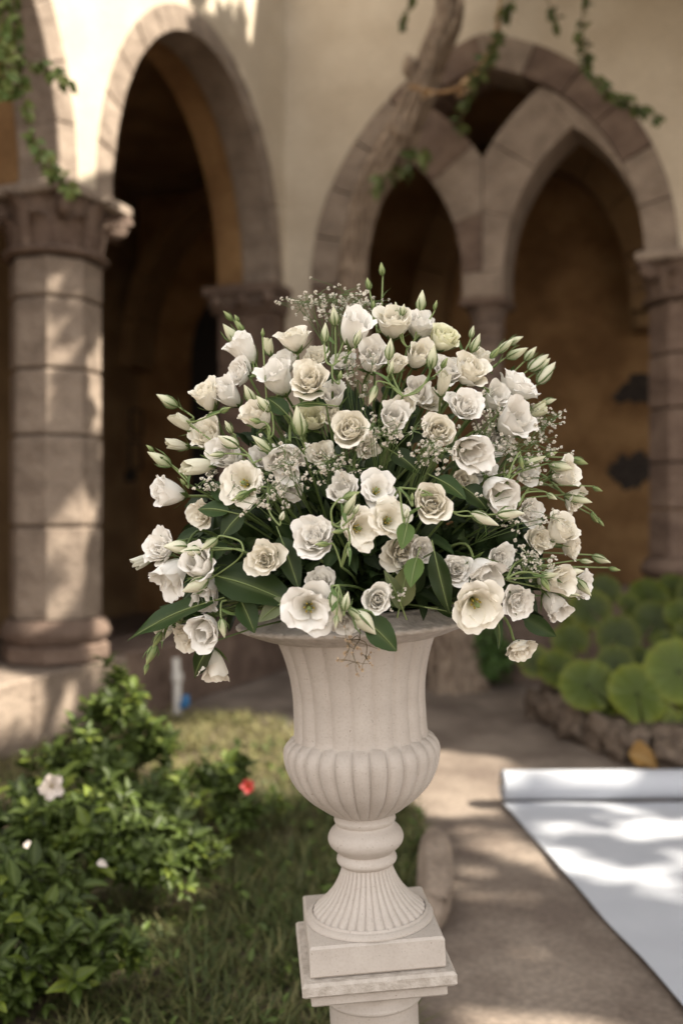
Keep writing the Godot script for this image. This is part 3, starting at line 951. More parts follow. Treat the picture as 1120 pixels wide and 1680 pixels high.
func leopard_plant() -> void:
	var p := thing("leopard_plant", "leopard plant with big round glossy green leaves in the raised bed", "plant", Vector3(2.0, 0.17, -6.2))
	var leaves := [[963, 1125, 45, 5.95, 0.12], [1045, 1139, 50, 5.8, -0.1], [1112, 1102, 54, 5.85, -0.2], [877, 1086, 30, 6.6, 0.6], [914, 1098, 38, 6.5, 0.3], [1013, 1045, 40, 6.5, 0.2], [1073, 1020, 42, 6.6, -0.3], [1063, 977, 36, 6.95, 0.2], [988, 970, 32, 7.05, -0.4], [966, 1000, 40, 6.9, 0.5], [1052, 1084, 27, 6.3, 0.3], [1077, 1188, 36, 5.75, 0.2], [1115, 1198, 30, 5.7, 0.1], [1118, 1008, 32, 6.5, -0.5], [1032, 994, 24, 6.8, 0.1], [1008, 1088, 34, 6.25, -0.3], [1150, 1050, 50, 6.1, 0.2], [1160, 1150, 48, 5.8, 0.0], [935, 1050, 34, 6.8, 0.2], [1095, 1060, 30, 6.35, 0.4], [985, 1160, 26, 5.95, 0.5], [1190, 1000, 46, 6.5, 0.2], [945, 1025, 28, 7.0, -0.2], [1105, 965, 30, 7.0, 0.3], [1140, 975, 34, 6.9, 0.0]]
	for q in leaves:
		var at: Vector3 = spot(q[0], q[1], q[3]) - p.position
		var r: float = q[2] / FOCAL * float(q[3]) * (1.04 if q[3] < 6.0 else 0.92)
		var s := Shape.new()
		var pts := PackedVector3Array()
		var cols := PackedColorArray()
		var ph := rnd(0, 9)
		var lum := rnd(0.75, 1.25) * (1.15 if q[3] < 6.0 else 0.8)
		var yellow := rnd(0.0, 0.25) if q[4] < 0.5 else 0.8
		for j in 8:
			var v := j / 7.0
			for i in 45:
				var t := lerpf(-PI + 0.09, PI - 0.09, i / 44.0) + PI / 2.0
				var wave := 0.045 * sin(t * 5.0 + ph) * v * v + 0.03 * sin(t * 11.0 + ph * 2.0) * v * v
				var rib := absf(sin(t * 6.0 + 0.4))
				var rr := r * v * (1.0 + 0.03 * sin(t * 13.0 + ph))
				pts.append(Vector3(cos(t) * rr, sin(t) * rr, r * (0.11 * v - 0.03 * v * v * v + wave + 0.03 * (1.0 - rib) * v - 0.02)))
				var g := Color(0.058, 0.080, 0.014).lerp(Color(0.125, 0.14, 0.018), pow(v, 5.0) * 0.8)
				g = g.lerp(Color(0.20, 0.21, 0.03), yellow * pow(v, 5.0))
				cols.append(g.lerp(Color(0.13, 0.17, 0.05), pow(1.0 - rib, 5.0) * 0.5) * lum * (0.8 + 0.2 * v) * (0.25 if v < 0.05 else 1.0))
		s.grid(pts, 44, 7, false, cols)
		var face := Vector3(rnd(-0.35, 0.25) + float(q[4]) * 0.2, rnd(0.45, 0.85), 1.0).normalized()
		var xf := aim(at, Vector3(rnd(-0.5, 0.5), 1.0, -0.5), face)
		# turn so that the blade faces the light: local Z is the face
		var z := face
		var x := Vector3(0.2, 1, 0).rotated(z, rnd(-1.4, 1.4)).cross(z).normalized()
		xf = Transform3D(Basis(x, z.cross(x), z), at)
		var blade := part("leaf", s.mesh(), mats.leaf, p, xf)
		var foot := Vector3(at.x * 0.5 + rnd(-0.1, 0.1), 0.0, at.z * 0.6)
		var st := curve([xf.affine_inverse() * foot, xf.affine_inverse() * (at.lerp(foot, 0.4) - face * 0.08), Vector3(0, 0, -0.01)], 5)
		part("petiole", tube(st, taper(st.size(), 0.009, 0.006), 6), mats.stem_pale, blade)
	# small dark shrub by the foot of the trunk
	var sh := thing("small_shrub", "small dark green shrub beside the foot of the trunk", "shrub", spot(803, 1122, 7.75))
	var xfs := []
	var lf := leaf(0.07, 0.045, 0.3, 0.3, 0.0, 2, 4, Color(0.045, 0.085, 0.022))
	part("stem", tube([Vector3.ZERO, Vector3(0.0, 0.2, 0), Vector3(0.02, 0.4, 0)], [0.012, 0.009, 0.004], 6), mats.twig, sh)
	for k in 420:
		var q := any_way() * pow(rng.randf(), 0.4) * Vector3(0.2, 0.24, 0.16) + Vector3(0, 0.22, 0)
		xfs.append(aim(q, any_way() + Vector3(0, 0.3, 0.4), any_way() + Vector3(0, 0.8, 0.5), rnd(0.7, 1.2)))
	scatter("foliage", lf, mats.leaf, sh, xfs)

# ---------------------------------------------------------------- shrubs and grass
func build_shrubs() -> void:
	var kinds := []
	for k in 6:
		kinds.append(leaf(1.0, 0.46 + 0.06 * (k % 3), 0.35, 0.25 + 0.1 * (k % 2), 0.12, 4, 6, [Color(0.034, 0.053, 0.009), Color(0.05, 0.074, 0.012), Color(0.088, 0.118, 0.017), Color(0.145, 0.178, 0.026), Color(0.038, 0.058, 0.010), Color(0.068, 0.096, 0.015)][k], Color(0.11, 0.14, 0.045)))
	var data := [
		["tall sunlit leafy shrub rising in front of the left parapet", Vector3(-0.93, 0.04, -3.95), [[Vector3(0.02, 0.53, 0), 0.14, 0.22, 0.14], [Vector3(-0.1, 0.34, 0.05), 0.24, 0.24, 0.2], [Vector3(0.14, 0.42, 0.0), 0.10, 0.14, 0.1], [Vector3(0.15, 0.22, 0.1), 0.22, 0.18, 0.18]], 270, 800],
		["broad shrub with a white hibiscus flower at the left picture edge", Vector3(-1.02, 0.03, -3.3), [[Vector3(-0.02, 0.33, 0), 0.28, 0.2, 0.2], [Vector3(0.22, 0.30, 0.05), 0.22, 0.18, 0.16], [Vector3(-0.12, 0.16, 0.12), 0.3, 0.18, 0.16], [Vector3(0.42, 0.22, 0.05), 0.20, 0.17, 0.16]], 290, 1100],
		["low dark shrub in the bottom left corner, nearest of the three", Vector3(-0.82, 0.03, -2.75), [[Vector3(-0.10, 0.26, 0), 0.24, 0.16, 0.16], [Vector3(0.06, 0.17, 0.08), 0.22, 0.15, 0.14], [Vector3(-0.12, 0.10, 0.14), 0.2, 0.12, 0.12]], 270, 900],
		["small hibiscus shrub with one red flower between big shrubs and lawn", Vector3(-0.50, 0.04, -3.95), [[Vector3(0, 0.24, 0), 0.2, 0.2, 0.16], [Vector3(0.12, 0.16, 0.05), 0.16, 0.14, 0.12]], 90, 160]]
	for q in data:
		var b := thing("hibiscus_shrub", q[0], "shrub", q[1])
		tag(b, "", "", "hibiscus shrubs beside the lawn")
		var lumps: Array = q[2]
		for l in lumps:
			for k in 3:
				var end: Vector3 = l[0] + Vector3(rnd(-0.1, 0.1), float(l[2]) * 0.5, rnd(-0.1, 0.1))
				part("stem", tube(curve([Vector3(rnd(-0.06, 0.06), -0.03, rnd(-0.05, 0.05)), end * 0.5 + Vector3(rnd(-0.04, 0.04), 0, 0), end], 5), taper(11, 0.007, 0.003), 5), mats.twig, b)
		var inner := []
		var tints := []
		var whorls := int(q[3]) / 6
		var made := 0
		for k in whorls + int(q[4]) / 5:
			var l: Array = lumps[rng.randi_range(0, lumps.size() - 1)]
			var way := any_way()
			if way.z < -0.2 and rng.randf() < 0.7: way.z = -way.z
			if way.y < -0.3: way.y *= -0.5
			var outer: bool = k < whorls
			var at: Vector3 = l[0] + way * (rnd(0.82, 1.12) if outer else rnd(0.35, 0.95)) * Vector3(l[1], l[2], l[3])
			if at.y < 0.02: at.y = rnd(0.03, 0.1)
			var axis := (way * 0.6 + Vector3(0.1, 0.95, 0.2) + any_way() * 0.4).normalized()
			var side := axis.cross(Vector3(0.3, 0.2, 0.9)).normalized()
			var size := rnd(0.040, 0.064)
			var n := rng.randi_range(7, 10)
			var shoot := rnd(0.03, 0.075)
			for m in n:
				var o := side.rotated(axis, m * 2.4 + rnd(-0.3, 0.3))
				var lift := rnd(0.2, 0.7) + 0.9 * float(m) / n
				var along := (o + axis * lift).normalized()
				var xf := aim(at + o * 0.006 - axis * shoot * (n - m) / n, along, axis - o * lift, size * rnd(0.65, 1.25))
				if outer and made < 290:
					made += 1
					part("leaf", kinds[rng.randi_range(0, 5)], mats.leaf, b, xf)
				else:
					inner.append(xf)
					tints.append(Color(1, 1, 1) * rnd(0.5, 1.2))
		scatter("foliage", kinds[1], mats.leaf, b, inner, tints)
	hibiscus("pale pinkish white hibiscus flower open on the broad left shrub", spot(85, 1291, 3.1), Vector3(0.3, 0.2, 0.9), 0.043, mats.pink_petal)
	hibiscus("small red hibiscus flower at the edge of the lawn", spot(405, 1292, 3.75), Vector3(0.2, 0.5, 0.8), 0.030, mats.red_petal)
	var fallen := [["pale fallen petal lying on the shrub leaves near the left picture edge", spot(40, 1384, 2.95)], ["pinkish wilted petal in the middle of the broad shrub", spot(160, 1414, 3.0)]]
	for q in fallen:
		var pt := part("fallen_petal", leaf(0.034, 0.024, 0.4, 0.3, 0.1, 4, 5, Color(1, 1, 1), Color(1, 1, 1)), mats.pink_petal, self, aim(q[1], Vector3(1, -0.2, 0.3), Vector3(0.1, 0.7, 0.7)))
		tag(pt, q[0], "petal", "fallen petals on the shrubs")
	# grass
	var edge := PackedVector2Array(lawn_edge())
	var xfs := []
	var tints := []
	var blade := Shape.new()
	var pts := PackedVector3Array()
	for j in 4:
		var v := j / 3.0
		for i in 2: pts.append(Vector3((i - 0.5) * 0.0065 * (1.0 - v * 0.9), v - 0.18 * v * v, 0.45 * v * v))
	blade.grid(pts, 1, 3)
	blade.c.resize(blade.v.size())
	blade.c.fill(Color(1, 1, 1))
	var bm := blade.mesh()
	var count := 0
	while count < 44000:
		var p := Vector2(rnd(-2.4, 0.42), rnd(1.9, 6.6))
		if rng.randf() < 0.35: p = Vector2(rnd(-1.3, 0.42), rnd(1.9, 4.6))
		if not Geometry2D.is_point_in_polygon(p, edge): continue
		if absf(p.x - 0.08) < 0.13 and absf(p.y - 1.95) < 0.13: continue
		count += 1
		var clump := noise.get_noise_2d(p.x * 90.0, p.y * 90.0)
		var hgt := rnd(0.05, 0.12) * (1.0 + clump * 0.9)
		if p.x < -0.75 and p.y < 4.5: hgt *= 0.7
		var t := rnd(0, TAU)
		var tilt := rnd(0.1, 1.0)
		var y := Vector3(sin(t) * tilt, 1.0, cos(t) * tilt).normalized()
		var x := y.cross(Vector3(cos(t), 0, -sin(t))).normalized()
		x = Vector3(cos(t), 0.0, -sin(t))
		var z := x.cross(y).normalized()
		xfs.append(Transform3D(Basis(x * rnd(0.8, 1.5), y * hgt, z * hgt), Vector3(p.x, 0.035, -p.y)))
		var dry := clampf(rng.randfn(0.22, 0.25) - clump * 0.3 + 0.5 * smoothstep(4.4, 5.2, p.y), 0.0, 1.0)  # random dry blades, plus sunlight painted as straw tint on the far lawn
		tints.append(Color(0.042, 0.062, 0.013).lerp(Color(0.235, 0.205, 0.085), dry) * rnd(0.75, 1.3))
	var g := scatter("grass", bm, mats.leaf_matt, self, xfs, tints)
	tag(g, "shaggy green lawn with dry straw-coloured blades, sunlight painted in paler towards the back", "grass")
	# broad weed leaves in the grass
	var weeds := []
	var wt := []
	for k in 900:
		var p := Vector2(rnd(-1.5, 0.35), rnd(2.2, 5.6))
		if not Geometry2D.is_point_in_polygon(p, edge): continue
		weeds.append(aim(Vector3(p.x, rnd(0.05, 0.12), -p.y), any_way() + Vector3(0, 0.4, 0), Vector3(0, 1, 0.4) + any_way() * 0.4, rnd(0.022, 0.045)))
		wt.append(Color(1, 1, 1) * rnd(0.7, 1.4))
	var wd := scatter("ground_cover", kinds[1], mats.leaf, self, weeds, wt)
	tag(wd, "small broad weed leaves scattered through the lawn", "weeds")

func hibiscus(label: String, at: Vector3, face: Vector3, r: float, mat: Material) -> void:
	var h := thing("hibiscus_flower", label, "flower")
	h.transform = aim(at, face, Vector3(0, 1, 0.2))
	for k in 5:
		part("petal", petal_mesh({"L": 1.1, "W": 0.62, "a0": 0.5, "a1": 1.4, "r0": 0.05, "ruff": 0.12, "base": Color(1, 1, 1), "rim": Color(1, 1, 1)}), mat, h, Transform3D(Basis(Vector3.UP, TAU * k / 5.0).scaled(Vector3.ONE * r), Vector3.ZERO))
	part("stamen", tube([Vector3.ZERO, Vector3(0, r * 0.9, r * 0.1)], [r * 0.06, r * 0.05], 6), mats.pollen, h)
	part("stem", tube([Vector3(0, 0.005, 0), Vector3(0, -0.06, 0.0), Vector3(0.0, -0.1, -0.05)], [0.003, 0.0025, 0.0025], 5), mats.stem_green, h)

# ---------------------------------------------------------------- urn and pedestal
var lean := Basis()

func build_pedestal() -> void:
	lean = Basis(Vector3(0, 0, 1), deg_to_rad(2.7)) * Basis(Vector3.UP, deg_to_rad(5.0))
	var p := thing("pedestal", "white stone pedestal with stepped square top under the urn", "pedestal")
	p.transform = Transform3D(lean, Vector3(0.0585 + 0.536 * 0.0472, 0, -URN))
	var h := 0.536
	part("top_slab", prism(rect(-0.1445, -0.1445, 0.1445, 0.1445), h - 0.028, h - 0.001, 0.005, upright()), mats.urn_worn, p)
	part("lower_slab", prism(rect(-0.128, -0.128, 0.128, 0.128), h - 0.052, h - 0.0285, 0.004, upright()), mats.urn_white, p)
	part("shaft", lathe([Vector2(0.105, 0.09), Vector2(0.098, 0.12), Vector2(0.090, 0.16), Vector2(0.088, 0.36), Vector2(0.0885, h - 0.1), Vector2(0.099, h - 0.095), Vector2(0.101, h - 0.087), Vector2(0.092, h - 0.08), Vector2(0.093, h - 0.066), Vector2(0.106, h - 0.062), Vector2(0.108, h - 0.054), Vector2(0.10, h - 0.0525)], 64, func(_t, _k): return 1.0), mats.urn_white, p)
	part("foot", prism(rect(-0.14, -0.14, 0.14, 0.14), -0.05, 0.088, 0.006, upright()), mats.urn_white, p)

func build_urn() -> void:
	var u := thing("urn", "white fluted garden urn with wide moulded rim and square plinth", "urn")
	u.transform = Transform3D(lean, Vector3(0.0585, 0.536, -URN))
	part("plinth", prism(rect(-0.1275, -0.1275, 0.1275, 0.1275), 0.0, 0.059, 0.0045, upright()), mats.urn_white, u)
	var still := func(_t, _k): return 1.0
	part("foot_ring", lathe(smooth_profile([Vector2(0.127, 0.0595), Vector2(0.1265, 0.064), Vector2(0.120, 0.069), Vector2(0.116, 0.070), Vector2(0.113, 0.074)], 3), 96, still), mats.urn_white, u)
	var foot := smooth_profile([Vector2(0.112, 0.071), Vector2(0.111, 0.076), Vector2(0.104, 0.083), Vector2(0.087, 0.097), Vector2(0.068, 0.120), Vector2(0.056, 0.143), Vector2(0.051, 0.158), Vector2(0.0495, 0.164)], 5)
	part("fluted_foot", lathe(foot, 360, func(t, k): return 1.0 - 0.075 * (1.0 - sqrt(absf(sin(t * 18.0)))) * smoothstep(0.0, 4.0, k) * (1.0 - smoothstep(27.0, 34.0, k))), mats.urn_white, u)
	var knop := smooth_profile([Vector2(0.048, 0.160), Vector2(0.0535, 0.1635), Vector2(0.0595, 0.170), Vector2(0.0595, 0.178), Vector2(0.055, 0.186), Vector2(0.056, 0.189), Vector2(0.062, 0.194), Vector2(0.0725, 0.205), Vector2(0.0755, 0.217), Vector2(0.0705, 0.230), Vector2(0.0605, 0.240), Vector2(0.058, 0.2445), Vector2(0.0605, 0.249), Vector2(0.0615, 0.255), Vector2(0.058, 0.262), Vector2(0.056, 0.268)], 5)
	part("stem", lathe(knop, 96, still), mats.urn_white, u)
	var bowl := smooth_profile([Vector2(0.050, 0.264), Vector2(0.068, 0.268), Vector2(0.090, 0.283), Vector2(0.114, 0.302), Vector2(0.134, 0.324), Vector2(0.149, 0.352), Vector2(0.1565, 0.378), Vector2(0.156, 0.395), Vector2(0.150, 0.408), Vector2(0.141, 0.416), Vector2(0.132, 0.421)], 6)
	var nb := float(bowl.size())
	part("gadrooned_bowl", lathe(bowl, 336, func(t, k): return 1.0 - 0.066 * (1.0 - sqrt(absf(sin(t * 14.0)))) * smoothstep(0.0, 10.0, k) * (1.0 - smoothstep(nb - 9.0, nb - 1.0, k))), mats.urn_white, u)
	var body := smooth_profile([Vector2(0.136, 0.414), Vector2(0.1335, 0.428), Vector2(0.1325, 0.455), Vector2(0.1325, 0.505), Vector2(0.138, 0.548), Vector2(0.1465, 0.582), Vector2(0.157, 0.612), Vector2(0.160, 0.622)], 7)
	var nd := float(body.size())
	part("fluted_body", lathe(body, 320, func(t, k): return 1.0 - 0.062 * (1.0 - pow(absf(sin(t * 10.0 + 0.9)), 0.45)) * smoothstep(-2.0, 9.0, k) * (1.0 - 0.5 * smoothstep(nd - 8.0, nd, k))), mats.urn_white, u)
	var rim := smooth_profile([Vector2(0.152, 0.6185), Vector2(0.164, 0.6190), Vector2(0.178, 0.620), Vector2(0.206, 0.630), Vector2(0.228, 0.639), Vector2(0.2355, 0.643), Vector2(0.2365, 0.648), Vector2(0.232, 0.652), Vector2(0.222, 0.6565), Vector2(0.208, 0.6635), Vector2(0.197, 0.671), Vector2(0.190, 0.6745), Vector2(0.186, 0.6775), Vector2(0.180, 0.679), Vector2(0.172, 0.677), Vector2(0.164, 0.668), Vector2(0.138, 0.63), Vector2(0.10, 0.56), Vector2(0.002, 0.55)], 5)
	part("rim", lathe(rim, 480, func(t, k): return 1.0 + 0.017 * (pow(maxf(0.0, cos(t * 24.0)), 0.5) - 0.7 * pow(maxf(0.0, -cos(t * 24.0)), 6.0)) * smoothstep(38.0, 42.0, k) * (1.0 - smoothstep(49.0, 53.0, k)) + 0.006 * sin(t * 60.0) * smoothstep(24.0, 27.0, k) * (1.0 - smoothstep(31.0, 34.0, k))), mats.urn_worn, u)

# ---------------------------------------------------------------- the flowers
const WHITE := Color(0.95, 0.918, 0.86)
const BASE_TINT := Color(0.90, 0.885, 0.745)

func petal_mesh(p: Dictionary) -> ArrayMesh:
	# one petal of a bloom that opens along +Y; lengths are in units of the bloom
	var s := Shape.new()
	var nu: int = p.get("nu", 16)
	var nv: int = p.get("nv", 12)
	var long: float = p.L
	var w0: float = p.W
	var a0: float = p.a0
	var a1: float = p.a1
	var roll: float = p.get("roll", 0.0)
	var ruff: float = p.get("ruff", 0.05)
	var curl: float = p.get("curl", 0.0)
	var bend_at: float = p.get("ease", 1.0)
	var tip: float = p.get("tip", 0.62)
	var base: Color = p.get("base", BASE_TINT)
	var rim: Color = p.get("rim", WHITE)
	var k1 := rnd(2.0, 4.0)
	var k2 := rnd(5.0, 9.0)
	var f1 := rnd(0, TAU)
	var f2 := rnd(0, TAU)
	var f3 := rnd(0, TAU)
	var skew := rnd(-0.12, 0.12)
	var rho: float = p.get("r0", 0.08)
	var y: float = p.get("y0", 0.0)
	var pts := PackedVector3Array()
	var cols := PackedColorArray()
	for j in nv + 1:
		var v := float(j) / nv
		var alpha := lerpf(a0, a1, pow(v, bend_at)) + roll * pow(maxf(0.0, (v - 0.68) / 0.32), 1.5)
		if j > 0:
			rho += sin(alpha) * long / nv
			y += cos(alpha) * long / nv
		rho = maxf(rho, 0.015)
		var w := w0 * (0.30 + 0.70 * sin(minf(1.0, v * 1.35) * PI / 2.0))
		w *= sqrt(maxf(0.0, 1.0 - pow(maxf(0.0, (v - 0.5) / 0.5), 3.0) * (1.0 - tip)))
		var half := minf(w / maxf(rho, w0 * 0.42), 1.75)
		var n := Vector2(cos(alpha), -sin(alpha))
		var tg := Vector2(sin(alpha), cos(alpha))
		for i in nu + 1:
			var u := 2.0 * i / nu - 1.0
			var edge := pow(v, 2.2)
			var off := ruff * (sin(u * k1 + f1) * edge + 0.55 * sin(u * k2 + f2 + v * 2.0) * pow(v, 5.0)) + curl * u * u * w0 * v
			off += (0.025 * sin(v * 5.0 + u * 3.0 + f3) + 0.014 * sin(u * 12.0 + f1 + v * 1.5)) * v + ruff * 0.18 * sin(u * 13.0 + f3 * 2.0) * pow(v, 8.0)
			var back := long * (0.16 * u * u * v * v - ruff * (0.35 * sin(u * k2 * 1.3 + f3) + 0.16 * sin(u * 15.0 + f2)) * pow(v, 6.0) + skew * u * v * v)
			var q := Vector2(rho, y) + n * off - tg * back
			var phi := u * half
			pts.append(Vector3(cos(phi) * q.x, q.y, sin(phi) * q.x))
			cols.append(base.lerp(rim, smoothstep(0.0, 0.5, v)))
	s.grid(pts, nu, nv, false, cols)
	return s.mesh()

var blooms := {}
var bloom_reach := {}

func make_blooms() -> void:
	# each kind: three variants, each a list of petals (mesh, turn about the axis, tilt)
	var cream := Color(0.945, 0.918, 0.845)
	var heart := Color(0.92, 0.88, 0.75)
	for variant in 4:
		var rose := []
		for k in 19:
			var f := k / 18.0
			var d := {"L": lerpf(0.78, 1.22, f), "W": lerpf(0.34, 0.80, pow(f, 0.7)), "a0": lerpf(0.45, 1.38, f), "a1": lerpf(-0.35, 0.0, f), "ease": 0.62, "r0": lerpf(0.02, 0.08, f), "y0": 0.12 * (1.0 - f), "ruff": lerpf(0.015, 0.04, f), "roll": lerpf(0.0, 0.9, smoothstep(0.25, 1.0, f)) + rnd(-0.2, 0.2), "tip": 0.66, "base": heart.lerp(BASE_TINT, f), "rim": cream.lerp(WHITE, f * 0.8)}
			rose.append([petal_mesh(d), k * 2.4 + rnd(-0.2, 0.2)])
		blooms["rose%d" % variant] = rose
		var double := []
		for k in 17:
			var f := k / 16.0
			var d := {"L": lerpf(0.82, 1.18, f), "W": lerpf(0.44, 0.82, f), "a0": lerpf(0.4, 1.36, f), "a1": lerpf(-0.15, 0.30, f) + rnd(-0.12, 0.12), "ease": 0.7, "r0": lerpf(0.04, 0.10, f), "ruff": lerpf(0.06, 0.075, f), "roll": lerpf(0.15, 0.65, f), "tip": 0.75, "base": BASE_TINT}
			double.append([petal_mesh(d), k * 2.4 + rnd(-0.3, 0.3)])
		blooms["double%d" % variant] = double
		var open := []
		for k in 10:
			var outer := k >= 5
			var d := {"L": 1.25 if outer else 1.12, "W": 0.84 if outer else 0.72, "a0": 0.80 if outer else 0.62, "a1": 0.62 if outer else 0.42, "r0": 0.07, "ruff": 0.06, "roll": rnd(0.6, 1.0) if outer else rnd(0.45, 0.8), "tip": 0.75, "ease": 0.8}
			open.append([petal_mesh(d), TAU * k / 5.0 + (0.63 if outer else 0.0) + rnd(-0.15, 0.15)])
		blooms["open%d" % variant] = open
		var cup := []
		for k in 8:
			var outer := k >= 3
			var d := {"L": 1.45 if outer else 1.28, "W": 0.72, "a0": 1.15 if outer else 0.8, "a1": -0.12 if outer else -0.2, "r0": 0.08, "ruff": 0.06, "roll": rnd(0.5, 1.1) if outer else 0.2, "tip": 0.74, "ease": 0.55}
			cup.append([petal_mesh(d), TAU * k / 5.0 + (0.4 if outer else 0.0) + rnd(-0.2, 0.2)])
		blooms["cup%d" % variant] = cup
		var half := []
		for k in 6:
			var d := {"L": 1.55, "W": 0.50, "a0": 0.78, "a1": -0.30, "r0": 0.06, "ruff": 0.035, "roll": 0.12, "tip": 0.45, "ease": 0.7, "curl": -0.10, "rim": Color(0.77, 0.755, 0.64)}
			half.append([petal_mesh(d), k * 2.4 + rnd(-0.2, 0.2)])
		blooms["half%d" % variant] = half
	for key in blooms.keys():
		var wide := 0.0
		var high := 0.0
		for q in blooms[key]:
			var box: AABB = q[0].get_aabb()
			wide = maxf(wide, box.end.x)
			high = maxf(high, box.end.y)
		bloom_reach[key] = maxf(wide * 0.97, high * 0.5) * (1.0 if high < wide * 1.6 else 1.12)
	# green calyx shared by all blooms: five narrow sepals
	var cal := Shape.new()
	for k in 5:
		var b := Basis(Vector3.UP, TAU * k / 5.0)
		var pts := PackedVector3Array()
		var cols := PackedColorArray()
		for j in 7:
			var v := j / 6.0
			for i in 3:
				var u := i - 1.0
				var w := 0.17 * pow(1.0 - v, 0.7) * (0.4 + minf(v * 3.0, 0.6))
				pts.append(b * Vector3(0.10 + 0.62 * sin(v * 1.35) * v - 0.02 * absf(u), -0.08 + 0.50 * v * v + 0.1 * v, u * w))
				cols.append(Color(0.13, 0.19, 0.055))
		cal.grid(pts, 2, 6, false, cols)
	blooms["calyx"] = cal.mesh()
	var knob := lathe([Vector2(0.03, -0.22), Vector2(0.075, -0.12), Vector2(0.11, -0.03), Vector2(0.09, 0.06)], 10, func(_t, _k): return 1.0)
	blooms["receptacle"] = knob
	var pist := Shape.new()
	add_tube(pist, [Vector3(0, 0.05, 0), Vector3(0, 0.42, 0), Vector3(0, 0.6, 0), Vector3(0, 0.7, 0)], [0.05, 0.05, 0.09, 0.05], 8)
	blooms["pistil"] = pist.mesh()
	var sta := Shape.new()
	for k in 6:
		var o := Vector3(cos(k * 1.05), 0, sin(k * 1.05))
		add_tube(sta, [Vector3(0, 0.05, 0) + o * 0.05, o * 0.14 + Vector3(0, 0.38, 0)], [0.012, 0.012], 4)
		add_tube(sta, [o * 0.14 + Vector3(0, 0.36, 0), o * 0.16 + Vector3(0, 0.48, 0)], [0.035, 0.03], 5)
	blooms["stamens"] = sta.mesh()

var heart_of_bouquet := Vector3.ZERO

func bouquet_depth(x: float, y: float) -> float:
	var ry := 540.0 if y < 985.0 else 190.0
	var q := pow((x - 590.0) / 400.0, 2.0) + pow((y - 985.0) / ry, 2.0)
	return URN - 0.33 * sqrt(maxf(0.0, 1.0 - q))

func outward(x: float, y: float, ax: float, ay: float) -> Vector3:
	if ax > 5.0:      # face out of the bouquet
		var a := Vector3((x - 590.0) / 400.0, -(y - 985.0) / 560.0, 0.0)
		a.z = sqrt(maxf(0.05, 1.0 - a.x * a.x - a.y * a.y)) * 0.9
		return (a + any_way() * 0.18).normalized()
	return Vector3(ax, ay, sqrt(maxf(0.0, 1.0 - ax * ax - ay * ay))).normalized()

func bloom(kind: String, x: float, y: float, size: float, ax: float, ay: float, push: float, tone: int, label: String) -> void:
	var d := bouquet_depth(x, y) + push
	var axis := outward(x, y, ax, ay)
	var variant := rng.randi_range(0, 3)
	var reach: float = bloom_reach["%s%d" % [kind, variant]]
	var middle: float = {"rose": 0.55, "double": 0.55, "open": 0.75, "cup": 0.62, "half": 0.72}[kind]
	var scale := size * (0.56 if kind == "rose" else 0.615) / FOCAL * d / reach
	var at := spot(x, y, d) - axis * middle * scale
	var kinds := {"rose": ["cream_rose", "rose"], "double": ["double_lisianthus", "flower"], "open": ["open_lisianthus", "flower"], "cup": ["lisianthus_bloom", "flower"], "half": ["half_open_bloom", "flower"]}
	var f := thing(kinds[kind][0], label, kinds[kind][1], at, "white blooms of the bouquet")
	var rollb := Basis(axis, rnd(0, TAU))
	var pose := rollb * aim(Vector3.ZERO, axis, Vector3(0.2, 0.9, 0.4)).basis
	f.basis = pose * Basis.from_scale(Vector3(1, rnd(0.85, 1.15), 1) * scale)
	var mat: Material = mats[["petal" if rng.randf() < 0.75 else "petal_warm", "petal_cream", "petal_green"][tone]]
	for q in blooms["%s%d" % [kind, variant]]:
		var tilt := Basis(Vector3(rng.randfn(), 0, rng.randfn()).normalized(), rnd(0.0, 0.16))
		part("petal", q[0], mat, f, Transform3D(tilt * Basis(Vector3.UP, float(q[1])) * Basis.from_scale(Vector3(rnd(0.92, 1.08), rnd(0.88, 1.12), rnd(0.92, 1.08))), Vector3.ZERO))
	part("receptacle", blooms["receptacle"], mats.stem_pale, f)
	part("calyx", blooms["calyx"], mats.leaf_matt, f)
	if kind == "open":
		part("pistil", blooms["pistil"], mats.stem_pale, f)
		part("stamens", blooms["stamens"], mats.pollen, f)
	# stem back into the urn
	var inv := f.transform.affine_inverse()
	var goal := heart_of_bouquet + Vector3(rnd(-0.05, 0.05), rnd(-0.02, 0.06), rnd(-0.05, 0.05))
	var len := at.distance_to(goal)
	var line := curve([at - axis * 0.1 * scale, at - axis * len * 0.22, at.lerp(goal, 0.55) + Vector3(0, 0.02, 0), goal], 6)
	for k in line.size(): line[k] = inv * line[k]
	part("stem", tube(line, taper(line.size(), 0.0026 / scale, 0.0028 / scale), 6), mats.stem_pale if rng.randf() < 0.5 else mats.stem_green, f)

func bud_mesh(pale: float) -> ArrayMesh:
	# twisted pointed bud along +Y, unit length
	var s := Shape.new()
	var pts := PackedVector3Array()
	var cols := PackedColorArray()
	for j in 15:
		var v := j / 14.0
		var r := 0.215 * pow(sin(PI * pow(v * 0.97 + 0.02, 0.75)), 0.9) * (1.0 - 0.25 * v)
		for i in 16:
			var t := -TAU * i / 16.0
			var rr := r * (1.0 + 0.13 * sin(t * 3.0 + v * 4.0) * v)
			pts.append(Vector3(cos(t) * rr, v, sin(t) * rr))
			var g := Color(0.20, 0.27, 0.085).lerp(Color(0.62, 0.61, 0.40), smoothstep(0.1, 0.8, v))
			g = g.lerp(Color(0.74, 0.71, 0.55), pale)
			if pale < 0.1: g = Color(0.16, 0.22, 0.065).lerp(Color(0.34, 0.38, 0.16), v)
			cols.append(g.lerp(Color(0.22, 0.28, 0.10), 0.25 * maxf(0.0, sin(t * 3.0 + v * 4.0))))
	s.grid(pts, 16, 14, true, cols)
	return s.mesh()

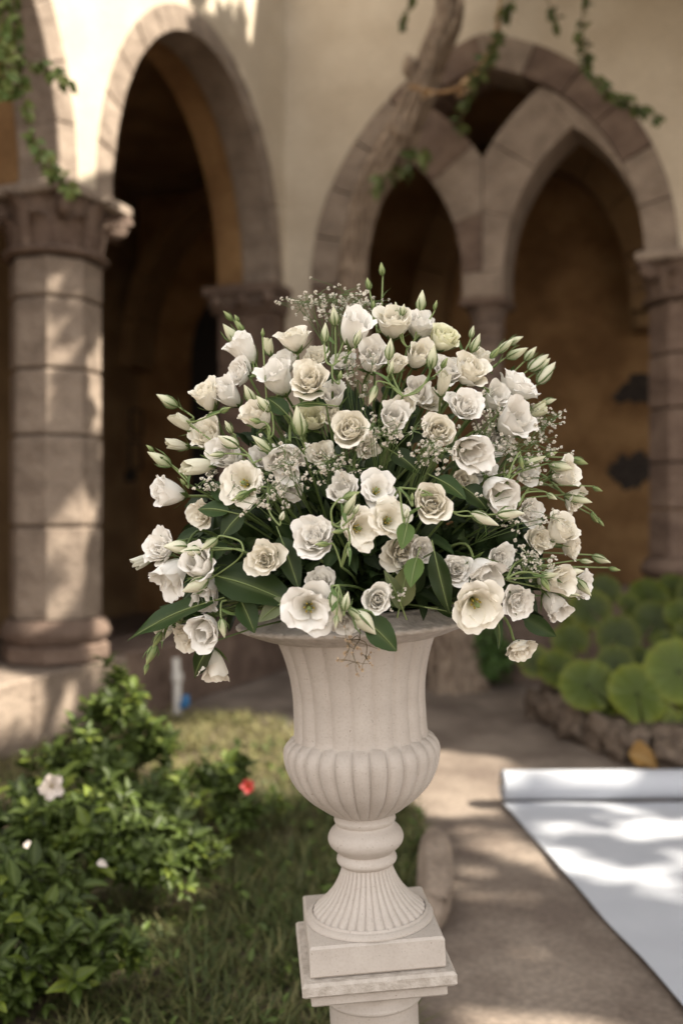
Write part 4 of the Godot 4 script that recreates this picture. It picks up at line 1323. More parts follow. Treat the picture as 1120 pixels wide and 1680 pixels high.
func bud_spray(label: String, root_x: float, root_y: float, root_push: float, buds: Array) -> void:
	# buds: [x, y, length in pixels, direction of the tip in degrees (0 right, 90 up), paleness]
	var kinds := [bud_mesh(0.0), bud_mesh(0.3), bud_mesh(0.85)]
	var rd := bouquet_depth(root_x, root_y) + root_push
	var root := spot(root_x, root_y, rd)
	var f := thing("bud_spray", label, "flower buds", root, "green bud sprays of the bouquet")
	var goal := heart_of_bouquet + Vector3(rnd(-0.05, 0.05), 0.0, rnd(-0.05, 0.05))
	var main := curve([Vector3.ZERO, (goal - root) * 0.45 + Vector3(rnd(-0.01, 0.01), 0.015, 0.0), goal - root], 7)
	part("stem", tube(main, taper(main.size(), 0.0021, 0.0028), 6), mats.stem_green, f)
	for q in buds:
		var d := bouquet_depth(q[0], q[1]) + root_push - 0.015 + rnd(-0.02, 0.02)
		var l: float = q[2] / FOCAL * d
		var a := deg_to_rad(q[3])
		var way := Vector3(cos(a), sin(a), rnd(-0.15, 0.3)).normalized()
		var at := spot(q[0], q[1], d) - way * l * 0.5 - root
		var side: Vector3 = at * 0.5 - way * at.length() * 0.22
		var line := curve([Vector3.ZERO, side + any_way() * 0.006, at - way * 0.008, at], 6)
		part("stalk", tube(line, taper(line.size(), 0.0019, 0.0014), 5), mats.stem_pale, f)
		var which := 0 if q[4] < 0.15 else (1 if q[4] < 0.6 else 2)
		var wide := rnd(0.9, 1.15) * (1.25 if q[4] > 0.6 else 1.0)
		var xf := aim(at, way, any_way(), l)
		xf.basis = xf.basis * Basis.from_scale(Vector3(wide, 1, wide))
		var b := part("bud", kinds[which], mats.bud, f, xf)
		var sep := Shape.new()
		for k in 5:
			var t := TAU * k / 5.0
			var o := Vector3(cos(t), 0, sin(t))
			var ln := rnd(0.45, 0.85)
			var flare := rnd(0.0, 0.16)
			add_tube(sep, [o * 0.05, o * 0.17 + Vector3(0, 0.15, 0), o * (0.21 + flare * 0.4) + Vector3(0, ln * 0.6, 0), o * (0.13 + flare) + Vector3(0, ln, 0)], [0.03, 0.036, 0.028, 0.006], 4)
		part("sepals", sep.mesh(), mats.stem_green, b)
		if rng.randf() < 0.5 and line.size() > 8:
			var lf := leaf(0.034, 0.007, 0.5, 0.6, 0.0, 2, 5, Color(0.10, 0.155, 0.05))
			part("bract", lf, mats.leaf_matt, f, aim(line[9], way + any_way() * 0.8, any_way()))

func big_leaf(label: String, x0: float, y0: float, x1: float, y1: float, width: float, push: float, face: Vector3, green: Color, wave := 0.05) -> void:
	# from base pixel to tip pixel
	var d0 := bouquet_depth(x0, y0) + push + 0.02
	var a := spot(x0, y0, d0)
	var b := spot(x1, y1, bouquet_depth(x1, y1) + push)
	if absf(b.z - a.z) > 0.06: b.z = a.z + 0.06 * signf(b.z - a.z)
	var l := a.distance_to(b)
	var o := thing("large_leaf", label, "leaf", a, "broad leaves of the bouquet")
	var xf := aim(Vector3.ZERO, b - a, face)
	part("blade", leaf(l * 1.04, width / FOCAL * d0, 0.22, 0.16, wave, 8, 14, green, green.lerp(Color(0.16, 0.20, 0.08), 0.6), 0.02), mats.leaf, o, xf)
	var rib := curve([Vector3(0, -0.02, 0), Vector3(0, l * 0.4, 0.003 - 0.16 * l * 0.16), Vector3(0, l * 0.9, 0.001 - 0.16 * l * 0.81)], 5)
	part("midrib", tube(rib, taper(rib.size(), 0.0014, 0.0004), 5), mats.stem_pale, o, xf)
	var goal := heart_of_bouquet - a
	part("stem", tube(curve([Vector3.ZERO, goal * 0.4 + Vector3(0, 0.01, 0), goal], 5), taper(11, 0.0016, 0.002), 5), mats.stem_green, o)

func gypsophila(label: String, x: float, y: float, rx: float, ry: float, push: float, count: int, mat: Material, floret: Mesh, twig: Material, sz := 1.0) -> void:
	var d := bouquet_depth(x, y) + push
	var root := spot(x, y, d).lerp(heart_of_bouquet, 0.25)
	var f := thing("gypsophila_spray", label, "flower", root, "gypsophila sprays of the bouquet")
	var st := Shape.new()
	var goal := heart_of_bouquet - root
	add_tube(st, curve([goal, goal * 0.4 + Vector3(0, 0.01, 0), Vector3.ZERO], 5), taper(11, 0.0012, 0.0009), 5)
	var forks := []
	for k in maxi(4, count / 7):
		var p := spot(x + rng.randfn() * rx * 0.45, y + rng.randfn() * ry * 0.45, d + rnd(-0.03, 0.05)) - root
		add_tube(st, curve([Vector3.ZERO, p * 0.5 + any_way() * 0.01, p], 4), taper(9, 0.0009, 0.0006), 4)
		forks.append(p)
	var xfs := []
	for k in count:
		var p: Vector3 = forks[k % forks.size()]
		var q := p + Vector3(rng.randfn() * rx, rng.randfn() * ry, rng.randfn() * rx * 0.7) * 0.36 / FOCAL * d
		add_tube(st, [p, p.lerp(q, 0.5) + any_way() * 0.003, q], [0.0006, 0.0005, 0.0004], 4)
		xfs.append(Transform3D(Basis(any_way(), rnd(0, TAU)) * Basis.from_scale(Vector3.ONE * rnd(0.0024, 0.0046) * sz), q))
	part("branches", st.mesh(), twig, f)
	scatter("florets", floret, mat, f, xfs)

func build_bouquet() -> void:
	heart_of_bouquet = spot(590, 1000, URN)
	make_blooms()
	for q in [["petal_cream", Color(1.0, 0.98, 0.925)], ["petal_green", Color(0.955, 0.965, 0.80)], ["petal_warm", Color(1.0, 0.985, 0.925)]]:
		var m: StandardMaterial3D = mats.petal.duplicate()
		m.resource_name = q[0]
		m.albedo_color = srgb(q[1])
		mats[q[0]] = m
	# blooms: kind, centre x, y, width in pixels, the way it faces (right, up; 9 = straight out of the bouquet), push back, tone, label
	var rows := [
		["rose", 485, 556, 56, -0.1, 0.9, 0.0, 1, "round cream rose at the upper left in front of the pale gypsophila cloud"],
		["cup", 581, 545, 54, 0.25, 0.85, -0.02, 0, "white bloom near the top with small green buds crossing in front of it"],
		["cup", 403, 580, 50, -0.55, 0.7, 0.02, 0, "narrow white bloom behind the highest left bud, outermost of the upper left"],
		["double", 394, 613, 48, -0.75, 0.1, 0.02, 0, "rounded white bloom turned away at the upper left edge, under the narrow one"],
		["half", 441, 568, 30, -0.2, 0.95, 0.03, 2, "small pale half-open bloom between the upper left blooms and the cream rose"],
		["double", 466, 597, 44, -0.3, 0.7, 0.05, 0, "white petals half hidden under the upper left cream rose"],
		["cup", 457, 626, 56, -0.35, 0.65, 0.01, 0, "white cup-shaped bloom just left of the ruffled one at the upper centre left"],
		["double", 510, 625, 66, -0.05, 0.35, -0.03, 0, "ruffled open white bloom facing front at the upper centre left, below the cream rose"],
		["double", 520, 587, 46, 0.0, 0.6, 0.05, 0, "white ruffled bloom half hidden behind thin stems above the upper ruffled one"],
		["rose", 341, 654, 54, -0.35, 0.75, 0.0, 1, "pale cream rose with green sepals standing out at the left shoulder"],
		["half", 298, 692, 46, -0.75, 0.55, 0.0, 1, "cream half-open rose bud farthest out on the left shoulder"],
		["half", 293, 730, 34, -0.85, 0.15, 0.03, 1, "small white half-open bloom under the farthest left rose bud"],
		["double", 341, 716, 56, -0.45, 0.45, 0.05, 0, "large white bloom in the shade behind stems at the left shoulder"],
		["cup", 423, 686, 54, -0.4, 0.5, 0.0, 1, "white cup bloom behind two long green buds left of the middle"],
		["half", 327, 764, 52, -0.92, -0.1, -0.02, 0, "half-open white bloom lying sideways, tip pointing left, on the left side"],
		["cup", 377, 750, 52, -0.35, 0.2, 0.02, 0, "white bloom behind the sideways half-open one, a pale bud in front"],
		["open", 395, 790, 66, -0.3, 0.15, -0.02, 0, "open white lisianthus with three-cornered outline and visible stamens on the left"],
		["cup", 281, 809, 50, -0.85, 0.15, 0.0, 0, "white cup bloom alone at the left edge, facing left below the sideways bud"],
		["cup", 470, 752, 62, -0.1, -0.55, 0.0, 0, "big translucent white bell hanging left of the centre, laced with gypsophila"],
		["double", 477, 800, 42, 0.0, -0.5, 0.05, 0, "white petals hanging under the big translucent bell"],
		["cup", 513, 690, 46, 0.1, 0.4, 0.06, 2, "greenish white bloom behind the largest green bud at the centre left"],
		["rose", 574, 705, 62, -0.1, 0.3, -0.03, 1, "full cream rose facing front in the very middle above the stems"],
		["double", 602, 735, 38, 0.2, 0.1, 0.05, 0, "small white bloom peeping from behind the middle cream rose"],
		["cup", 609, 592, 52, 0.1, 0.4, 0.02, 0, "round white bloom in the upper middle, between the stems and the green bud"],
		["cup", 650, 600, 36, 0.2, 0.6, -0.01, 0, "small white bloom behind two upright green buds in the upper middle"],
		["rose", 646, 531, 66, 0.05, 0.75, 0.0, 1, "wide cream rose on top of the bouquet, its petals spread upwards"],
		["double", 688, 538, 52, 0.3, 0.7, 0.03, 0, "white bloom pressed against the right side of the topmost cream rose"],
		["rose", 727, 557, 54, 0.35, 0.65, 0.0, 2, "greenish cream rose on the upper right next to the topmost pair"],
		["cup", 684, 586, 46, 0.2, 0.5, 0.03, 0, "white bloom under the topmost pair, crossed by thin green stems"],
		["double", 733, 608, 56, 0.3, 0.5, 0.01, 0, "white bloom with folded petals behind a dark tipped bud at the upper right"],
		["half", 726, 634, 38, 0.1, 0.7, -0.02, 1, "small cream half-open bloom under the folded white one at the upper right"],
		["rose", 769, 610, 62, 0.35, 0.55, 0.0, 1, "cream white rose at the upper right, left of the ruffled outer bloom"],
		["rose", 788, 590, 40, 0.5, 0.7, 0.03, 1, "smaller cream rose tucked above the upper right cream white rose"],
		["double", 851, 632, 78, 0.55, 0.75, 0.0, 0, "wide ruffled white bloom at the upper right edge beneath the bud cluster"],
		["double", 763, 668, 62, 0.25, 0.4, -0.02, 0, "ruffled white bloom facing front on the right of the centre"],
		["cup", 684, 648, 46, 0.1, 0.4, 0.04, 0, "narrow white petals right of the centre behind thin stems"],
		["cup", 660, 672, 44, 0.0, 0.3, 0.05, 0, "white bloom behind the lacy cup right of the middle rose"],
		["cup", 645, 690, 50, 0.05, 0.35, 0.0, 0, "lacy white cup right of the middle cream rose, veiled by gypsophila"],
		["rose", 718, 708, 56, 0.15, 0.2, -0.02, 1, "round cream rose right of the centre, gypsophila dots over its lower half"],
		["cup", 769, 737, 62, 0.3, -0.25, -0.01, 0, "smooth white bloom hanging like a bell right of the round cream rose"],
		["cup", 840, 692, 64, 0.5, 0.35, 0.0, 0, "large white cup with green sepals at the right shoulder below the ruffled bloom"],
		["double", 818, 720, 52, 0.4, -0.1, 0.06, 0, "white petals in shade beneath the large right shoulder cup"],
		["cup", 814, 806, 64, 0.35, -0.5, 0.0, 0, "long white bell pointing down to the right among thin curved stems"],
		["double", 790, 770, 44, 0.3, 0.1, 0.05, 0, "white bloom shaded behind the stems above the long bell"],
		["rose", 922, 776, 52, 0.75, 0.35, 0.0, 1, "cream white ruffled rose at the right edge, upper of the touching pair"],
		["double", 941, 820, 46, 0.7, -0.45, 0.01, 1, "ruffled cream bloom at the right edge, lower of the touching pair"],
		["rose", 709, 827, 70, 0.05, 0.2, -0.04, 1, "largest cream rose, low on the right of the centre, facing front"],
		["open", 619, 800, 56, 0.15, 0.35, -0.02, 0, "small open lisianthus with dark centre left above the largest cream rose"],
		["open", 638, 851, 60, 0.2, 0.25, -0.03, 0, "open lisianthus with brown centre between largest cream rose and oval one"],
		["open", 591, 867, 62, 0.45, 0.0, -0.035, 0, "oval open lisianthus with yellow throat turned right, in the lower middle"],
		["cup", 561, 806, 50, -0.1, 0.5, -0.01, 0, "white bloom with green buds leaning over it above the oval open lisianthus"],
		["half", 881, 675, 32, 0.75, 0.45, 0.0, 2, "greenish half-open bloom poking out at the right shoulder"],
		["rose", 919, 872, 58, 0.55, 0.55, 0.0, 1, "cream rose cup on the right, above the tall hanging bells"],
		["double", 938, 898, 40, 0.8, 0.0, 0.03, 1, "cream petals showing behind the right cream rose cup"],
		["double", 883, 886, 50, 0.45, 0.2, 0.04, 0, "white bloom in shade left of the right cream rose cup"],
		["double", 662, 905, 72, 0.1, -0.1, 0.06, 0, "broad ruffled bloom deep in shade under the brown-centred lisianthus"],
		["double", 747, 935, 50, 0.05, 0.2, 0.01, 0, "white bloom low on the right, behind the left shoulder of the drooping one"],
		["cup", 792, 936, 60, 0.3, -0.45, -0.01, 0, "smooth white bloom drooping over the large open lisianthus at the lower right"],
		["double", 821, 916, 46, 0.35, 0.1, 0.03, 0, "small shaded white bloom right of the drooping smooth one"],
		["open", 784, 995, 80, 0.15, -0.25, -0.03, 0, "large open lisianthus with yellow throat hanging right of the urn rim"],
		["double", 849, 987, 60, 0.35, -0.15, -0.01, 0, "white bloom with deep folds right of the large low open lisianthus"],
		["cup", 902, 952, 58, 0.55, 0.1, 0.0, 0, "tall white bloom at the lower right, upper one of a hanging pair"],
		["cup", 906, 990, 46, 0.45, -0.6, 0.02, 0, "white bell at the lower right, lower one of a hanging pair"],
		["double", 955, 961, 48, 0.75, 0.0, 0.02, 0, "small ruffled white bloom at the far right among long green buds"],
		["double", 853, 1067, 52, 0.35, -0.65, 0.0, 1, "cream carnation-like bloom hanging lowest on the right, away from the others"],
		["rose", 617, 984, 54, 0.05, 0.1, -0.03, 0, "compact ruffled white rose on the urn rim right of the hanging buds"],
		["double", 516, 880, 78, -0.1, 0.45, -0.03, 0, "wide ruffled white bloom in the lower middle, left of the oval open one"],
		["open", 507, 999, 80, 0.05, -0.05, -0.04, 0, "large open lisianthus with yellow-green throat on the front of the urn rim"],
		["double", 434, 918, 64, -0.15, 0.1, -0.01, 0, "loose ruffled white bloom in front of dark leaves at the lower left"],
		["double", 263, 900, 62, -0.55, 0.35, -0.01, 0, "full white bloom farthest left in the low left cluster"],
		["half", 236, 919, 32, -0.85, -0.35, 0.01, 0, "small white half-open bloom at the outer left tip of the low cluster"],
		["cup", 284, 938, 56, -0.4, -0.65, 0.01, 0, "white bell hanging below the full bloom of the low left cluster"],
		["cup", 329, 928, 58, -0.2, 0.45, -0.02, 0, "smooth white cup at the right of the low left cluster, pale bud beneath"],
		["cup", 341, 966, 50, -0.15, -0.7, 0.02, 0, "white petals hanging down under the smooth cup of the low left cluster"],
		["cup", 338, 1032, 58, -0.2, -0.25, -0.01, 0, "white bloom below the long dark leaf on the left, above the hanging leaf"],
		["double", 307, 1042, 46, -0.5, -0.35, 0.02, 1, "creamy petals spreading left behind the bloom under the long dark leaf"],
		["cup", 352, 1088, 52, 0.15, -0.85, 0.0, 1, "cream bloom hanging lowest on the left behind a small dark leaf"],
		["double", 527, 955, 44, -0.05, 0.6, 0.03, 0, "white petals rising behind the large open bloom on the urn rim"],
		["double", 331, 843, 44, -0.5, 0.0, 0.04, 0, "white ruffled bloom half hidden by rose leaves on the left"],
		["double", 563, 1018, 48, 0.0, -0.4, 0.0, 0, "white petals under the hanging cream buds at the front of the rim"],
		["cup", 273, 1033, 30, -0.7, -0.3, 0.02, 1, "pale peach petal tip under the long dark leaf, far left"],
		["cup", 548, 652, 42, -0.1, 0.6, 0.03, 0, "small white cup among the thin upright stems above the middle cream rose"],
		["double", 562, 592, 42, 0.05, 0.7, 0.05, 0, "white bloom deep behind the thin stems under the topmost left bloom"],
		["double", 524, 744, 44, -0.1, 0.2, 0.05, 0, "shaded white bloom left of the middle cream rose, beside the big bell"],
		["cup", 437, 757, 42, -0.2, 0.4, 0.05, 0, "small shaded cup between the big translucent bell and the three-cornered lisianthus"],
		["double", 700, 655, 46, 0.15, 0.4, 0.05, 0, "white bloom in shade above the round cream rose right of the centre"],
		["cup", 808, 655, 48, 0.4, 0.45, 0.03, 0, "white cup between the ruffled front bloom and the large right shoulder cup"],
		["double", 862, 772, 46, 0.55, 0.2, 0.05, 0, "white bloom behind arching stems between the shoulder cup and the cream pair"],
		["double", 868, 838, 46, 0.45, 0.1, 0.05, 0, "shaded white bloom behind the pale bud that points right"],
		["rose", 757, 790, 44, 0.2, 0.2, 0.05, 1, "cream rose half hidden between the hanging bell and the largest cream rose"],
		["double", 545, 682, 40, 0.0, 0.5, 0.05, 0, "white petals showing above the left edge of the middle cream rose"],
		["cup", 380, 650, 44, -0.5, 0.55, 0.03, 0, "white cup tucked between the pale left shoulder rose and the slender green buds"],
		["double", 690, 905, 44, 0.15, 0.0, 0.05, 0, "small shaded bloom right of the broad one under the brown-centred lisianthus"],
	]
	for r in rows:
		bloom(r[0], r[1], r[2], r[3], r[4], r[5], r[6], r[7], r[8])
	# sprays of buds
	bud_spray("tall pair of green buds on the highest stems above the middle", 618, 545, 0.02, [[604, 465, 21, 100, 0.0], [626, 441, 22, 95, 0.0], [640, 512, 20, 100, 0.0], [612, 500, 16, 85, 0.0]])
	bud_spray("upright green bud with a spidery small one on the upper right", 668, 570, 0.0, [[691, 493, 37, 84, 0.3], [714, 500, 17, 75, 0.0], [650, 505, 22, 100, 0.3], [661, 508, 20, 80, 0.3]])
	bud_spray("three small buds in front of the white bloom near the top", 545, 600, -0.02, [[548, 518, 32, 95, 0.3], [533, 545, 34, 88, 0.3], [571, 528, 20, 85, 0.0], [587, 553, 28, 70, 0.3], [558, 615, 16, 80, 0.0]])
	bud_spray("pair of long pale buds slanting up at the upper left edge", 410, 620, -0.01, [[379, 548, 42, 128, 0.5], [374, 518, 22, 135, 0.0], [393, 535, 24, 125, 0.0], [388, 522, 14, 120, 0.0]])
	bud_spray("two slender green buds in front of the cup bloom left of the middle", 440, 720, -0.02, [[409, 647, 36, 118, 0.3], [431, 662, 34, 130, 0.2], [431, 545, 14, 90, 0.0], [418, 690, 20, 170, 0.0]])
	bud_spray("biggest single green-white bud, upright left of the middle rose", 497, 740, -0.03, [[490, 690, 50, 98, 0.5]])
	bud_spray("pointed green bud reaching out at the left shoulder", 305, 690, 0.0, [[274, 657, 40, 150, 0.3], [370, 672, 20, 25, 0.0], [375, 700, 24, 120, 0.3]])
	bud_spray("long pale bud and a tiny one stretching left above the lone cup bloom", 310, 795, 0.0, [[261, 753, 44, 148, 0.5], [246, 735, 16, 140, 0.0], [300, 790, 14, 130, 0.0]])
	bud_spray("pale bud lying across blooms on the left, with two small green ones", 415, 760, -0.03, [[374, 724, 38, 152, 0.8], [428, 727, 40, 140, 0.5], [355, 746, 26, 185, 0.2]])
	bud_spray("green bud drooping in front of the three-cornered lisianthus", 440, 800, -0.05, [[394, 815, 34, 205, 0.0], [463, 846, 17, 70, 0.8]])
	bud_spray("fan of long pale buds leaning right at the upper right edge", 800, 640, 0.0, [[829, 567, 36, 40, 0.3], [845, 558, 28, 25, 0.2], [848, 579, 38, 25, 0.3], [870, 580, 30, 50, 0.3], [883, 594, 44, 38, 0.6], [896, 611, 46, 50, 0.6], [891, 598, 30, 45, 0.3], [812, 578, 26, 50, 0.0]])
	bud_spray("two green buds standing between the upper right roses and the bud fan", 752, 600, 0.01, [[780, 562, 34, 65, 0.3], [774, 544, 22, 75, 0.2], [760, 585, 18, 60, 0.0]])
	bud_spray("upright buds among thin stems right of the upper middle bloom", 660, 650, -0.03, [[639, 572, 36, 85, 0.3], [641, 602, 26, 75, 0.2], [709, 585, 40, 82, 0.4], [729, 595, 20, 60, 0.0], [611, 648, 34, 250, 0.2]])
	bud_spray("small green bud spike at the right shoulder above the gypsophila", 850, 690, 0.0, [[900, 658, 26, 15, 0.3], [862, 665, 18, 40, 0.0]])
	bud_spray("arching stems with long buds over the right edge blooms", 830, 800, -0.02, [[877, 755, 38, 20, 0.5], [920, 766, 40, 350, 0.4], [951, 757, 28, 342, 0.1], [855, 760, 22, 280, 0.1], [905, 745, 20, 20, 0.0]])
	bud_spray("buds and curling green tips farthest right beside the cream pair", 850, 830, 0.0, [[949, 819, 44, 345, 0.3], [980, 803, 18, 340, 0.0], [975, 850, 20, 300, 0.0], [985, 858, 16, 310, 0.0], [905, 815, 20, 330, 0.2]])
	bud_spray("pale bud pointing right from under the largest cream rose", 740, 838, -0.03, [[795, 852, 50, 335, 0.6], [838, 843, 44, 2, 0.6]])
	bud_spray("round pale bud between the brown-centred lisianthus and largest rose", 655, 800, -0.05, [[667, 841, 18, 75, 0.8], [676, 815, 14, 90, 0.0], [694, 812, 14, 180, 0.0]])
	bud_spray("two green buds leaning over the bloom above the oval lisianthus", 545, 860, -0.05, [[574, 828, 44, 62, 0.4], [577, 812, 30, 20, 0.1], [585, 835, 20, 60, 0.2]])
	bud_spray("long thin buds stretched far right above the low blooms", 860, 940, -0.01, [[986, 918, 32, 340, 0.2], [1008, 934, 20, 350, 0.0], [941, 938, 34, 5, 0.6], [962, 921, 22, 355, 0.3]])
	bud_spray("green buds crossing in front of the hanging pair at the lower right", 830, 950, -0.03, [[900, 944, 30, 10, 0.2], [934, 974, 36, 350, 0.3], [958, 965, 34, 310, 0.4], [895, 960, 26, 300, 0.1]])
	bud_spray("pale sideways buds over the low left cluster of blooms", 400, 905, -0.03, [[288, 897, 40, 178, 0.9], [313, 904, 36, 182, 0.9], [343, 893, 34, 215, 0.3], [320, 961, 46, 205, 0.7]])
	bud_spray("round green bud on a curving stem under the oval lisianthus", 560, 930, -0.04, [[572, 906, 17, 270, 0.2], [527, 893, 24, 180, 0.1], [553, 872, 20, 190, 0.0]])
	bud_spray("large hanging cream buds at the front of the urn rim", 555, 960, -0.05, [[553, 996, 52, 285, 0.9], [568, 986, 32, 80, 0.5], [599, 1022, 52, 312, 0.9], [585, 1010, 34, 320, 0.3], [551, 1020, 22, 265, 0.2]])
	bud_spray("drooping leafy green bud stem hanging left below the long dark leaf", 300, 1020, 0.0, [[248, 1075, 36, 245, 0.0], [258, 1050, 30, 240, 0.1], [240, 1098, 20, 255, 0.0]])
	bud_spray("small green bud hanging beside the bloom under the long dark leaf", 372, 985, -0.01, [[366, 1031, 32, 280, 0.2]])
	# broad leaves
	var dark := Color(0.020, 0.036, 0.011)
	var mid_green := Color(0.034, 0.060, 0.016)
	var light := Color(0.085, 0.135, 0.035)
	big_leaf("long dark leaf pointing out to the left below the low cluster", 352, 985, 216, 1022, 52, -0.02, Vector3(0.1, 0.75, 0.7), dark.lerp(mid_green, 0.5))
	big_leaf("broad dark glossy leaf lying left of the urn rim, above the long one", 355, 945, 478, 978, 78, -0.02, Vector3(-0.1, 0.7, 0.75), dark)
	big_leaf("small green leaf folded over the left end of the urn rim", 395, 985, 418, 1034, 38, -0.02, Vector3(0.2, 0.4, 0.9), mid_green)
	big_leaf("grey-green leaf underside on the rim left of the large open lisianthus", 470, 985, 422, 1016, 34, -0.02, Vector3(0.0, 0.6, 0.8), Color(0.13, 0.15, 0.075))
	big_leaf("pointed dark leaf hanging over the front of the urn rim", 598, 1018, 654, 1064, 52, -0.06, Vector3(0.1, 0.5, 0.85), mid_green)
	big_leaf("dark leaf hanging at the lower left in front of the lowest cream bloom", 352, 1052, 313, 1106, 38, -0.03, Vector3(-0.2, 0.4, 0.9), dark)
	big_leaf("dark ivy leaf standing over the rim left of the large right lisianthus", 712, 905, 734, 1004, 36, -0.02, Vector3(-0.3, 0.3, 0.9), dark)
	big_leaf("small bright green leaf under the brown-centred lisianthus", 668, 858, 660, 896, 30, -0.06, Vector3(0.1, 0.5, 0.85), light)
	big_leaf("curled fresh green leaf above the olive leaves at the rim", 684, 915, 672, 958, 34, -0.05, Vector3(-0.3, 0.4, 0.85), light)
	big_leaf("pale olive leaf standing upright on the rim, left of the dark ivy leaf", 655, 995, 668, 930, 42, -0.03, Vector3(0.0, 0.2, 1.0), Color(0.11, 0.125, 0.05))
	big_leaf("narrow olive leaf leaning left next to the pale upright one", 660, 1000, 636, 940, 26, -0.03, Vector3(0.3, 0.1, 1.0), Color(0.085, 0.10, 0.04))
	big_leaf("narrow dark leaf hanging above the lowest right cream bloom", 812, 1008, 826, 1066, 22, -0.01, Vector3(0.6, 0.2, 0.8), mid_green)
	big_leaf("rounded green leaf right above the largest cream rose", 715, 785, 765, 812, 40, -0.02, Vector3(0.1, 0.7, 0.7), mid_green)
	big_leaf("dark leaf showing under the large right lisianthus at the rim", 715, 1000, 768, 1012, 26, 0.0, Vector3(0.1, 0.8, 0.6), dark)
	big_leaf("rose leaf at the left beside the half hidden ruffled bloom", 375, 840, 325, 830, 36, -0.02, Vector3(0.0, 0.6, 0.8), mid_green)
	big_leaf("rose leaf above the one by the half hidden bloom on the left", 380, 820, 345, 790, 36, -0.01, Vector3(-0.2, 0.5, 0.8), mid_green)
	big_leaf("dark rose leaf in shade under the three-cornered lisianthus", 400, 840, 360, 878, 42, -0.01, Vector3(-0.2, 0.5, 0.8), dark)
	big_leaf("light leaf pointing left under the upper ruffled white bloom", 535, 665, 478, 660, 18, -0.02, Vector3(0.0, 0.8, 0.6), Color(0.10, 0.15, 0.05))
	big_leaf("dark leaf below the cup bloom at the upper centre left", 470, 680, 440, 650, 34, 0.0, Vector3(0.0, 0.6, 0.8), mid_green)
	big_leaf("dark leaf hanging in the deep shade right of the loose ruffled bloom", 460, 880, 490, 960, 40, 0.0, Vector3(0.1, 0.3, 0.95), dark)
	big_leaf("broad dark leaf between the largest rose and the long right bell", 760, 800, 800, 830, 44, 0.0, Vector3(0.1, 0.6, 0.8), dark)
	big_leaf("deep green leaf right of the middle cream rose under the lacy cup", 640, 740, 690, 770, 40, 0.0, Vector3(0.0, 0.7, 0.7), dark)
	# gypsophila
	var fl := Shape.new()
	for k in 7:
		var o := any_way()
		var b := fl.v.size()
		var x := o.cross(Vector3(0.3, 0.5, 0.8)).normalized()
		var y := o.cross(x)
		for q in 5: fl.v.append(o * (0.75 + 0.25 * (q % 2)) + (x * cos(q * 1.257) + y * sin(q * 1.257)) * 0.62)
		fl.v.append(o * 0.2)
		for q in 5: fl.tri(b + q, b + (q + 1) % 5, b + 5)
	var floret := fl.mesh(false)
	gypsophila("white gypsophila cloud rising behind the upper left cream rose", 545, 500, 62, 24, 0.03, 150, mats.floret, floret, mats.stem_green)
	gypsophila("gypsophila between the thin upright stems below the top blooms", 588, 610, 24, 34, 0.0, 46, mats.floret, floret, mats.stem_green)
	gypsophila("gypsophila dots over the lacy cup right of the middle rose", 628, 700, 46, 40, -0.06, 62, mats.floret, floret, mats.stem_green)
	gypsophila("gypsophila dots over the round cream rose right of the centre", 700, 748, 46, 34, -0.05, 62, mats.floret, floret, mats.stem_green)
	gypsophila("gypsophila over the big translucent bell left of the centre", 472, 770, 46, 46, -0.05, 44, mats.floret, floret, mats.stem_green)
	gypsophila("sparse gypsophila right of the three-cornered lisianthus", 432, 805, 38, 40, -0.05, 60, mats.floret, floret, mats.stem_green)
	gypsophila("sparse gypsophila under the middle cream rose", 545, 770, 50, 34, -0.03, 60, mats.floret, floret, mats.stem_green)
	gypsophila("gypsophila sprig sticking out on the right shoulder", 895, 690, 42, 26, 0.0, 70, mats.floret, floret, mats.stem_green)
	gypsophila("dense gypsophila under the right shoulder cup", 860, 742, 56, 34, 0.0, 90, mats.floret, floret, mats.stem_green)
	gypsophila("gypsophila in shade between right roses and long bell", 790, 715, 34, 60, 0.02, 80, mats.floret, floret, mats.stem_green)
	gypsophila("gypsophila beside the right cream rose cup, above the tall bells", 868, 925, 34, 34, -0.02, 60, mats.floret, floret, mats.stem_green)
	gypsophila("few gypsophila dots by the compact rose on the rim", 645, 975, 22, 26, -0.05, 22, mats.floret, floret, mats.stem_green)
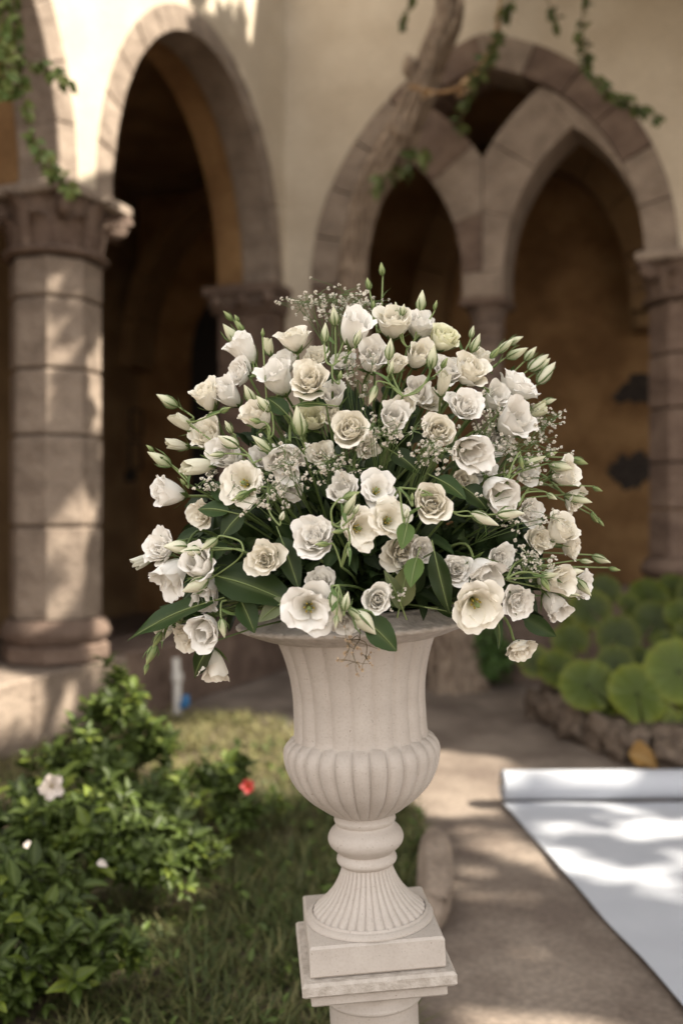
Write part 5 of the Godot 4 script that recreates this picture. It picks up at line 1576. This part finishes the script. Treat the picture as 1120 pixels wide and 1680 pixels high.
	gypsophila("few gypsophila dots under the sideways half-open bloom on the left", 345, 785, 26, 22, -0.02, 30, mats.floret, floret, mats.stem_green)
	gypsophila("thin gypsophila in the shade below the long right bell", 850, 850, 50, 30, 0.0, 44, mats.floret, floret, mats.stem_green)
	gypsophila("dry brownish gypsophila sprig hanging in front of the fluted urn body", 590, 1070, 42, 26, -0.10, 30, mats.floret_dry, floret, mats.twig, 0.8)
	# the dark mass of foliage and stems inside
	var lf := leaf(1.0, 0.5, 0.3, 0.3, 0.08, 4, 6, Color(0.026, 0.044, 0.013), Color(0.05, 0.075, 0.03))
	var xfs := []
	var tints := []
	for k in 1900:
		var a := any_way()
		if a.y < -0.12: a.y = -a.y * 0.6
		var r := pow(rng.randf(), 0.45) * 0.86
		var p := heart_of_bouquet + a * Vector3(0.41, 0.50, 0.28) * r
		if a.y < 0.12:
			var flat := Vector2(p.x - heart_of_bouquet.x, p.z - heart_of_bouquet.z)
			if flat.length() > 0.15 and flat.length() < 0.30 and p.z > heart_of_bouquet.z: p.y += 0.07
			p.y += 0.025
		xfs.append(aim(p, a + any_way() * 0.8 + Vector3(0, 0.1, 0), any_way() + Vector3(0, 0.7, 0.8), rnd(0.035, 0.075)))
		tints.append(Color(1, 1, 1) * rnd(0.55, 1.35))
	var fo := scatter("bouquet_foliage", lf, mats.leaf, self, xfs, tints)
	tag(fo, "dark green leaves packed between the flowers inside the bouquet", "foliage")
	var st := Shape.new()
	for k in 150:
		var a := any_way()
		a.y = absf(a.y)
		var end := heart_of_bouquet + a * Vector3(0.40, 0.47, 0.27) * rnd(0.7, 1.0)
		var go := heart_of_bouquet + Vector3(rnd(-0.07, 0.07), -0.02, rnd(-0.07, 0.07))
		var line := curve([go, go.lerp(end, 0.5) + Vector3(0, 0.03, 0) + any_way() * 0.015, end], 5)
		add_tube(st, line, taper(line.size(), 0.0022, 0.0012), 5)
	var si := part("bouquet_stems", st.mesh(), mats.stem_green, self)
	tag(si, "thin green stems crossing between the flowers inside the bouquet", "stems", "", "stuff")
